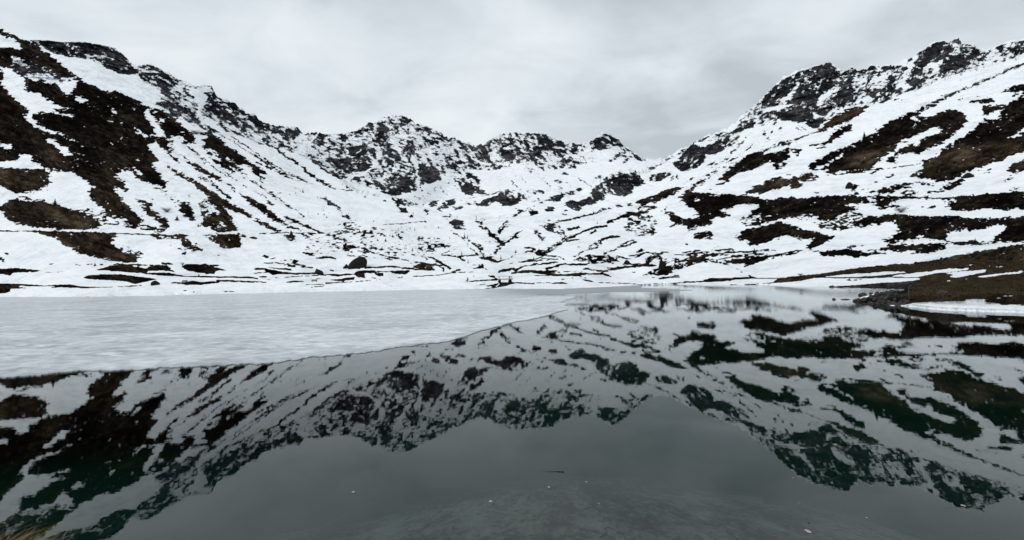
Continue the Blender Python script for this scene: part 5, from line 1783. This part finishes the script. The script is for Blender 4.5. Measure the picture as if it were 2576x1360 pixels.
def put_rock(name, pxy, wpx, hpx, seed, label, cat='boulder', group=None, material=None, peak=0.0, rz=None, loc=None):
    if loc is None: loc, d = hit(*pxy)
    else: d = (np.array(loc) - EYE) @ _F
    w = wpx * d / FOC / 1.75; h = hpx * d / FOC / .85
    me = rock_mesh(seed, w, w * .8, h, peak=peak)
    me.name = name
    o = new_obj(name, me, None, material or STONE)
    o.location = loc + Vector((0, w * .4, h * .05)) if wpx > 3 else loc
    if rz is not None: o.rotation_euler.z = rz
    return tag(o, label, cat, group)
S2_ = (1000, 1000, 3.68); S1_ = (0, 1000, 2.576); T22 = (2200, 960, 4.293)
for tl, x, y, w, h, sd_, lb, pk in (
  (S2_, 1490, 208, 250, 128, 21, 'big brown peaked boulder standing out of the snow by the far shore', .35),
  (S2_, 1325, 210, 90, 50, 22, 'low dark rock leaning on the left foot of the big peaked boulder', 0),
  (S2_, 925, 288, 140, 66, 23, 'dark squat boulder at the end of the long heath bank', 0),
  (S1_, 1560, 318, 72, 34, 24, 'grey pointed boulder on the snow line of the left shore', .4),
  (F4_, 2000, 862, 64, 74, 25, 'upright grey boulder at the edge of the road cut', .3),
  (F4_, 2040, 858, 40, 26, 26, 'small flat rock beside the upright boulder at the road', 0),
  (F4_, 1470, 884, 70, 28, 27, 'long flat dark rock on open snow below the road', 0),
  (F4_, 1328, 862, 34, 28, 28, 'round dark rock just under the road beside a brown patch', 0),
  (H_, 1250, 442, 96, 56, 29, 'dark outcrop block at the lower tip of the speckled scree', 0),
  (H_, 1345, 502, 40, 30, 30, 'black rock next to the bare larch on the valley slope', 0),
  (T22, 1735, 440, 105, 145, 31, 'tall dark square block among the heath mounds on the far shore', .1),
  (T22, 1150, 355, 100, 64, 32, 'dark mossy rock on snow left of the tall square block', .1),
  (T22, 1880, 495, 80, 44, 33, 'small dark rock in front of the heath mound above the bench', 0),
  (T22, 2145, 655, 70, 24, 34, 'low rock on the dark bank line right at the far waterline', 0),
  ((3328, 560, 3.676), 172, 760, 76, 30, 35, 'small cone-shaped dark rock on snow above the long heath band', .3),
  ((3328, 560, 3.676), 60, 670, 100, 78, 36, 'double dark rock on the snow of the right hillside', .1),
  ((3328, 560, 3.676), 1800, 508, 150, 66, 37, 'rounded heath-covered hump at the upper end of a dark strip', 0),
  ((2200, 960, 4.293), 60, 608, 50, 18, 38, 'tiny dark rock on the snow right of the footbridge', 0),
  ((1700, 950, 4.293), 2210, 650, 44, 14, 39, 'flat little rock on the shore snow under a bench', 0),
  ((1800, 1080, 11.709), 742, 98, 62, 40, 40, 'small round dark rock on the snow above the walking person', 0)):
    put_rock('boulder', tp(*tl, x, y), w / tl[2] / K_, h / tl[2] / K_, sd_, lb, peak=pk)
# stones of the grassy point on the right
g = 'stones along the edge of the grassy point'
lb = 'grey stone in the row along the waterline of the grassy point'
N_ = (3200, 1050, 3.111)
for i, (x, y, w, h) in enumerate(((700, 455, 60, 26), (790, 462, 80, 28), (880, 440, 70, 30), (930, 470, 60, 22), (985, 458, 70, 30), (1050, 470, 66, 28), (1080, 440, 52, 26), (1010, 430, 50, 20),
        (940, 432, 54, 22), (830, 420, 60, 24), (760, 400, 50, 20), (1150, 432, 48, 24), (1190, 440, 52, 26), (1120, 462, 60, 24), (850, 335, 76, 30), (800, 340, 64, 28), (905, 320, 60, 24),
        (980, 312, 70, 22), (1040, 306, 60, 18), (720, 365, 54, 20), (890, 385, 46, 16), (1000, 395, 40, 16))):
    put_rock('shore_stone', tp(*N_, x, y), w * .2056, h * .2056, 60 + i, lb, 'stone', g, WETSTONE, rz=rnd.uniform(-1, 1))
for i, (x, y, w, h, l_) in enumerate(((265, 404, 48, 16, 'smallest stone showing above the ruffled water off the grassy point'), (415, 405, 100, 10, 'flat long stone barely above the water off the grassy point'),
        (560, 425, 90, 34, 'round black stone at the very tip of the grassy point'), (625, 355, 110, 36, 'dark lumpy stone in the inlet behind the tip of the grassy point'),
        (715, 332, 46, 14, 'thin stone right of the lumpy one in the inlet'), (640, 400, 80, 26, 'broad stone on the tip of the grassy point'),
        (1610, 330, 100, 40, 'dark hummock stone in the brown grass of the point'), (240, 246, 60, 16, 'low dark stone at the end of the gravel beach'))):
    p = tp(*N_, x, y)
    lc = None if i > 4 else Vector(on_plane(*p))
    put_rock('lake_stone', p, w * .2056, h * .2056, 90 + i, l_, 'stone', None, WETSTONE, loc=lc)

# ---------------------------- benches ---------------------------------------
def bench(pxy, wpx, label, rz):
    loc, d = hit(*pxy)
    L = max(1.5, wpx * d / FOC)
    b = empty('bench', (loc.x, loc.y, loc.z - .04), rz)
    bm = bmesh.new()
    add_box(bm, (0, 0, .41), (L * .82, .30, .05))
    seat = bm_obj('seat', bm, WOOD, b)
    for k in range(3):
        bm = bmesh.new(); add_box(bm, (0, -.17 + .16 * k, .462), (L, .14, .05)); bm_obj('seat_plank', bm, GREYWOOD, seat)
    bm = bmesh.new()
    add_box(bm, (0, .355, .70), (L * .8, .03, .50), rx=-.18)
    back = bm_obj('backrest', bm, WOOD, b)
    for k in range(2):
        bm = bmesh.new(); add_box(bm, (0, .285 + .036 * k, .66 + .2 * k), (L, .045, .15), rx=-.18); bm_obj('back_plank', bm, GREYWOOD, back)
    for s in (-1, 1):
        bm = bmesh.new(); add_box(bm, (s * L * .36, -.02, .19), (.14, .36, .38)); bm_obj('leg', bm, WOOD, b)
    return tag(b, label, 'bench')
bench(tp(*S2_, 868, 402), 80 * .1738, 'wooden bench on snow left of the dark rail-like heath strip', R(8))
bench(tp(*T22, 1983, 562), 87 * .149, 'wooden bench on a small heath strip in front of the far snow mound', R(-6))
bench(tp(1700, 950, 4.293, 2048, 562), 76 * .149, 'wooden bench on the brown grass bank right of the footbridge', R(-3))
bench(tp(*S1_, 1870, 290), 50 * .248, 'wooden bench above the dark stones of the left shore', R(14))

# ---------------------------- footbridge ------------------------------------
def footbridge():
    T = (1800, 1080, 11.709)
    l0, d0 = hit(*tp(*T, 1900, 385)); 
    d = d0 + .5
    A = Vector(at(*tp(*T, 1862, 222), d)); B = Vector(at(*tp(*T, 2535, 212), d + 1.2))
    A.z = B.z = (A.z + B.z) / 2
    L = (B - A).length
    rz = math.atan2(B.y - A.y, B.x - A.x)
    root = empty('footbridge', ((A.x + B.x) / 2, (A.y + B.y) / 2, l0.z - .1), rz)
    zd = A.z - root.location.z
    bm = bmesh.new()
    add_box(bm, (0, 0, zd - .1), (L, 1.3, .22))
    deck = bm_obj('deck', bm, WOOD, root)
    n = 26
    bm = bmesh.new(); add_box(bm, (0, 0, 0), (L / n * .9, 1.5, .06)); me = bpy.data.meshes.new('deck_plank'); bm.to_mesh(me); bm.free()
    for k in range(n):
        o = new_obj('deck_plank', me, deck, WOOD); o.location = (-L / 2 + L / n * (k + .5), 0, zd + .05)
    for s in (-1, 1):
        bm = bmesh.new(); add_box(bm, (-.02 * L, s * .72, zd + 1.08), (L * .98, .09, .09)); rail = bm_obj('handrail', bm, WOOD, root)
        for u in (-.42, .28, .31, .43):
            bm = bmesh.new(); add_box(bm, (u * L, s * .72, zd + .55), (.10, .10, 1.0)); bm_obj('post', bm, WOOD, rail)
    for u, w in ((-.40, .22), (.32, .26)):
        bm = bmesh.new()
        vs = add_box(bm, (u * L, 0, (zd - .24) / 2 - .2), (w * L * .55, 1.5, zd + .16))
        for v in vs:
            if v.co.z < 0: v.co.x += (v.co.x - u * L) * .8
        bm_obj('abutment', bm, STONE, root)
    tag(root, 'small wooden footbridge with handrails over the stream mouth', 'bridge')
footbridge()

# ---------------------------- person and dog --------------------------------
def skin_body(name, joints, bones, rad, root=0, sub=2):
    me = bpy.data.meshes.new(name)
    me.from_pydata([Vector(j) for j in joints], bones, [])
    o = bpy.data.objects.new(name, me); scene.collection.objects.link(o)
    o.modifiers.new('skin', 'SKIN'); sm = o.modifiers.new('sub', 'SUBSURF'); sm.levels = sub; sm.render_levels = sub
    for i, r_ in enumerate(rad):
        sv = me.skin_vertices[0].data[i]
        sv.radius = r_ if isinstance(r_, tuple) else (r_, r_); sv.use_root = (i == root)
    bpy.context.view_layer.update()
    ev = o.evaluated_get(bpy.context.evaluated_depsgraph_get())
    nm = bpy.data.meshes.new_from_object(ev)
    scene.collection.objects.unlink(o); bpy.data.objects.remove(o)
    nm.name = name
    nm.polygons.foreach_set('use_smooth', [True] * len(nm.polygons))
    return nm
JACKET = simple_mat('dark_jacket', (0.008, 0.009, 0.012), (0.02, 0.022, 0.028), 12, 0.8)
TROUS = simple_mat('dark_trousers', (0.006, 0.006, 0.008), (0.016, 0.016, 0.02), 12, 0.85)
SKIN = simple_mat('skin', (0.30, 0.19, 0.14), (0.38, 0.25, 0.19), 12, 0.6)
FUR = simple_mat('dark_fur', (0.006, 0.005, 0.005), (0.02, 0.017, 0.014), 30, 0.9)
def person():
    T = (1800, 1080, 11.709)
    loc, d = hit(*tp(*T, 470, 366))
    J = [(0, 0, .96), (0, .01, 1.18), (0, .015, 1.40), (0, .0, 1.52), (0, -.015, 1.60), (0, -.02, 1.70), (0, -.01, 1.77),
         (.10, 0, .90), (.11, -.06, .50), (.11, .02, .10), (.12, -.14, .05),
         (-.10, 0, .90), (-.12, .10, .50), (-.12, .22, .12), (-.12, .08, .06),
         (.19, .01, 1.40), (.24, .05, 1.14), (.25, -.06, .92), (.25, -.11, .84),
         (-.19, .01, 1.40), (-.25, -.02, 1.14), (-.30, -.16, .98), (-.31, -.22, .93)]
    Bn = [(0, 1), (1, 2), (2, 3), (3, 4), (4, 5), (5, 6), (0, 7), (7, 8), (8, 9), (9, 10), (0, 11), (11, 12), (12, 13), (13, 14),
          (2, 15), (15, 16), (16, 17), (17, 18), (2, 19), (19, 20), (20, 21), (21, 22)]
    Rd = [(.16, .12), (.15, .11), (.17, .11), .065, .07, (.085, .105), .06, .10, .07, .055, .045, .10, .07, .055, .045, .075, .055, .042, .035, .075, .055, .042, .035]
    me = skin_body('person', J, Bn, Rd)
    me.materials.clear()
    for m_ in (SKIN, JACKET, TROUS): me.materials.append(m_)
    for p in me.polygons:
        z = p.center.z; x = abs(p.center.x)
        p.material_index = 2 if (z < .93 and x < .2) else (0 if z > 1.53 or (x > .22 and z < .95) else 1)
    o = new_obj('person', me); o.location = (loc.x, loc.y, loc.z - .03); o.rotation_euler.z = R(200)
    o.scale = (1.03,) * 3
    tag(o, 'person in dark jacket and trousers walking on the snow by the far shore', 'person')
    bm = bmesh.new(); bmesh.ops.create_uvsphere(bm, u_segments=16, v_segments=10, radius=.118)
    for v in bm.verts:
        if v.co.z < -.01: v.co.z = -.01 + v.co.z * .1
    h = bm_obj('hat', bm, JACKET, o, True); h.location = (0, -.012, 1.725)
    for s in (-1, 1):       # five fingers on each hand
        base = Vector((.25, -.11, .84)) if s > 0 else Vector((-.31, -.22, .93))
        bm = bmesh.new()
        for k, ln in enumerate((.05, .075, .085, .078, .06)):
            off = Vector(((-.03 if k == 0 else .012) * s, -.02 + .018 * k, 0))
            a = base + off; b_ = a + Vector((0, -.02, -ln * .55)); c_ = b_ + Vector((-.012 * s, -.012, -ln * .45))
            add_tube(bm, a, b_, .009, .008, 6); add_tube(bm, b_, c_, .008, .006, 6)
        bm_obj('fingers', bm, SKIN, o, True)
    # dog beside the person
    J = [(-.34, 0, .50), (-.12, 0, .47), (.12, 0, .49), (.30, 0, .55), (.42, 0, .68), (.50, 0, .74), (.62, 0, .70), (.70, 0, .685),
         (.20, .09, .44), (.20, .095, .24), (.19, .095, .04), (.24, .095, .02), (.20, -.09, .44), (.22, -.095, .24), (.23, -.095, .04), (.28, -.095, .02),
         (-.28, .09, .42), (-.22, .10, .27), (-.36, .10, .16), (-.34, .10, .03), (-.28, .10, .02), (-.28, -.09, .42), (-.18, -.10, .27), (-.30, -.10, .16), (-.28, -.10, .03), (-.22, -.10, .02),
         (-.44, 0, .56), (-.56, 0, .68), (-.62, 0, .78), (.46, .06, .82), (.46, -.06, .82)]
    Bn = [(0, 1), (1, 2), (2, 3), (3, 4), (4, 5), (5, 6), (6, 7), (2, 8), (8, 9), (9, 10), (10, 11), (2, 12), (12, 13), (13, 14), (14, 15),
          (0, 16), (16, 17), (17, 18), (18, 19), (19, 20), (0, 21), (21, 22), (22, 23), (23, 24), (24, 25), (0, 26), (26, 27), (27, 28), (5, 29), (5, 30)]
    Rd = [.12, .115, .145, .12, .085, .085, .05, .035] + [.065, .036, .028, .03] * 2 + [.085, .05, .03, .027, .03] * 2 + [.035, .028, .018, .022, .022]
    dm = skin_body('dog', J, Bn, Rd, 1)
    dm.materials.clear(); dm.materials.append(FUR)
    l2, _ = hit(*tp(*T, 418, 362))
    do = new_obj('dog', dm); do.location = (l2.x, l2.y + .1, l2.z - .02); do.rotation_euler.z = R(-12)
    do.scale = (1.05,) * 3
    tag(do, 'dark dog with raised tail beside the walking person', 'dog')
person()

# ---------------------------- posts ------------------------------------------
for x, yb, yt, w, lb in ((1168, 388, 238, 10, 'thin wooden post standing in the brown grass of the point'), (2375, 374, 345, 8, 'short stub of a post at the small snow patches')):
    loc, d = hit(*tp(*N_, x, yb))
    h = (yb - yt) * .20557 * d / FOC
    bm = bmesh.new(); add_tube(bm, (0, 0, -.2), (0.03, 0, h), .045, .038, 8)
    o = bm_obj('wooden_post', bm, WOOD); o.location = loc
    tag(o, lb, 'post')

# ---------------------------- floating leaves, sticks, twigs -----------------
def leaf_mesh(seed, mtl, n=9):
    r = random.Random(seed); bm = bmesh.new()
    ring = []
    for k in range(n):
        a = 6.283 * k / n; q = r.uniform(.6, 1.0)
        ring.append(bm.verts.new((math.cos(a) * q, math.sin(a) * q * .6, r.uniform(0, .10))))
    c = bm.verts.new((0, 0, .05))
    for k in range(n): bm.faces.new((c, ring[k], ring[(k + 1) % n]))
    r2 = bmesh.ops.extrude_face_region(bm, geom=bm.faces[:])
    for v in r2['geom']:
        if isinstance(v, bmesh.types.BMVert): v.co.z -= .06
    bmesh.ops.recalc_face_normals(bm, faces=bm.faces)
    me = bpy.data.meshes.new('leaf'); bm.to_mesh(me); bm.free(); me.materials.append(mtl)
    return me
W1 = (1300, 1700, 1.84); W2 = (2700, 1600, 1.94)
gl = 'tiny pale flakes on the near water'
ll = 'tiny pale flake floating on the near water'
for i, (tl, x, y, w, lb, dark) in enumerate(((W1, 1157, 503, 36, 'largest pale heart-shaped flake floating on the near water', 0), (W1, 165, 435, 26, 'pale narrow flake where the mountain reflection ends', 0), (W1, 870, 230, 10, ll, 0),
      (W1, 645, 110, 11, ll, 0), (W1, 493, 287, 9, ll, 0), (W1, 930, 175, 9, ll, 0), (W1, 1580, 400, 24, ll, 0), (W1, 1850, 362, 18, ll, 0), (W1, 1943, 521, 16, ll, 0), (W1, 872, 695, 9, ll, 0), (W1, 1965, 230, 10, ll, 0),
      (W2, 928, 953, 50, 'large pale leaf on the water below the dark leaf', 0), (W2, 1375, 850, 18, ll, 0), (W2, 935, 888, 16, 'small dark leaf on the water above a large pale leaf', 1), (W2, 2110, 755, 32, 'pale flake inside the reflected right summit', 0),
      (W2, 862, 737, 14, ll, 0), (W2, 815, 542, 14, ll, 0), (W2, 1135, 290, 30, 'pale flake inside the reflected rock ridge', 0), ((0, 1700, 1.9815), 2215, 762, 10, ll, 0))):
    p = on_plane(*tp(*tl, x, y), .004); d = (p - EYE) @ _F
    s = w / tl[2] / K_ * d / FOC / 2
    o = new_obj('floating_leaf', leaf_mesh(200 + i, DARKLEAF if dark else PALE))
    o.location = p; o.scale = (s, s * 1.6, s); o.rotation_euler.z = rnd.uniform(-.5, .5)
    tag(o, lb, 'leaf', gl if lb == ll else None)
def twig(name, pts, r0, r1, label, group, mtl):
    bm = bmesh.new()
    for k in range(len(pts) - 1):
        a, b = k / (len(pts) - 1), (k + 1) / (len(pts) - 1)
        add_tube(bm, pts[k], pts[k + 1], r0 + (r1 - r0) * a, r0 + (r1 - r0) * b, 6)
    o = bm_obj(name, bm, mtl); tag(o, label, 'twig', group)
def bed_at(p):
    q = on_plane(*p)
    for _ in range(12):
        z = float(bed_z(np.array([q[0]]), np.array([q[1]]))[0]); q = on_plane(*p, z)
    return Vector((q[0], q[1], z + .02))
a, b = on_plane(*tp(*W1, 1530, 293), -.01), on_plane(*tp(*W1, 1692, 288), .005)
twig('floating_stick', [a, (a + b) / 2 + np.array([0, .01, 0]), b], .012, .009, 'straight dark stick floating on the open water', None, TWIG)
DTW = simple_mat('sunken_wood', (0.006, 0.006, 0.005), (0.02, 0.018, 0.014), 8, 0.9)
for i in range(26):
    x, y = rnd.uniform(1250, 2450), rnd.uniform(1225, 1355)
    if i == 0: x, y = tp(*W1, 1800, 716)
    L = rnd.uniform(20, 60); an = rnd.uniform(-.5, .5) * (1 if i % 3 else 2.5); pts = []
    for k in range(6):
        pts.append(bed_at((x + L * k / 5 * math.cos(an) , y + L * k / 5 * math.sin(an) * .5)))
        an += rnd.uniform(-.35, .35)
    twig('sunken_twig', pts, .010, .004, 'thin dark twig lying on the lake floor in the shallows', 'sunken twigs', DTW)

# ---------------------------- near bank and grass tuft -----------------------
def near_bank():
    gx = np.arange(-9, 9.01, .2); gy = np.arange(-6, 3.61, .2)
    X, Y = np.meshgrid(gx, gy)
    tb = at(10, 1462, 2.5)
    edge = 1.5 + .25 * np.sin(X * .9)
    z = 1.6 - 2.6 * smooth(-.4, 1, (Y - edge + .6) / 1.4)
    z = np.maximum(z, (tb[2] + .02) - 1.15 * ((X - tb[0] + .3) ** 2 + (Y - tb[1] + .3) ** 2))
    z = np.maximum(z, -1.4) + .04 * fbm(X / .5, Y / .5, 0 * X, 3)
    P = np.stack([X, Y, z], -1); idx = np.arange(X.size).reshape(X.shape)
    Q = np.stack([idx[:-1, :-1], idx[:-1, 1:], idx[1:, 1:], idx[1:, :-1]], -1).reshape(-1, 4)
    Nn = grid_normals(P); Nn *= np.sign(Nn[..., 2:3])
    o = new_obj('shore_bank', grid_mesh('shore_bank', P.reshape(-1, 3), {}, Q, Nn.reshape(-1, 3)), None, MEADOW)
    o['kind'] = 'structure'
    r = random.Random(8); V, Fc = [], []
    for k in range(1100):
        u = r.random()
        base = at(r.uniform(-90, 70), r.uniform(1440, 1480), r.uniform(2.35, 2.65))
        tipx, tipy = base[0], base[1]
        hgt = r.uniform(.24, .36) if u < .97 else r.uniform(.36, .46)
        lean = Vector((r.gauss(.06, .07), r.gauss(0, .07), 0)) * (1.0 if u < .97 else 1.8)
        w = r.uniform(.0028, .0050); sdv = Vector((r.uniform(-1, 1), r.uniform(-1, 1), 0)).normalized() * w
        prev = None
        for q in range(6):
            t = q / 5
            p = Vector(base) + Vector((0, 0, hgt * (t - .25 * t * t))) + lean * t * t * 1.4 + Vector((0, 0, -.10 * t ** 3 if u > .5 else 0))
            n = len(V); V.extend((p - sdv * (1 - .9 * t), p + sdv * (1 - .9 * t)))
            if prev is not None: Fc.append((prev, prev + 1, n + 1, n))
            prev = n
    me = bpy.data.meshes.new('grass_tuft'); me.from_pydata(V, [], Fc); me.update()
    o = new_obj('grass_tuft', me, None, STRAW)
    tag(o, 'straw-coloured tuft of dry grass on the bank at the camera', 'grass tuft')
near_bank()

# ---------------------------- brown meadow grass on the right shore ----------
def meadow():
    r = np.random.default_rng(5); V, Fc = [], []
    cnt = 0
    for k in range(16000):
        x = r.uniform(2010, 2660); y = r.uniform(655, 770)
        if x < 2576:
            c = float(sample(COV, np.array([x]), np.array([y]))[0]); tn = float(sample(TINT, np.array([x]), np.array([y]))[0]); gv = float(sample(GRV, np.array([x]), np.array([y]))[0])
            if c < .85 or tn < .6 or gv > .3: continue
        v = Vector(ray(x, y)); v.normalize()
        ok, loc, nrm, i, ob, mtx = scene.ray_cast(_dg, Vector(EYE), v)
        if not ok or ob.name not in ('lake_shore', 'right_hillside'): continue
        d = loc.y
        for q in range(7):
            a = r.uniform(0, 6.283); h = r.uniform(.06, .20) * (.6 + d / 90); w = .012 + d * .0006
            b = loc + Vector((r.normal() * .16, r.normal() * .16, -.03))
            e = Vector((math.cos(a), math.sin(a), 0))
            n = len(V); V.extend((b - e * w, b + e * w, b + Vector((r.normal() * .07, r.normal() * .07, h)))); Fc.append((n, n + 1, n + 2))
    me = bpy.data.meshes.new('meadow_grass'); me.from_pydata(V, [], Fc); me.update()
    o = new_obj('meadow_grass', me, None, MEADOW)
    o['kind'] = 'stuff'
    tag(o, 'short dead brown grass covering the meadow on the right shore', 'grass')
meadow()
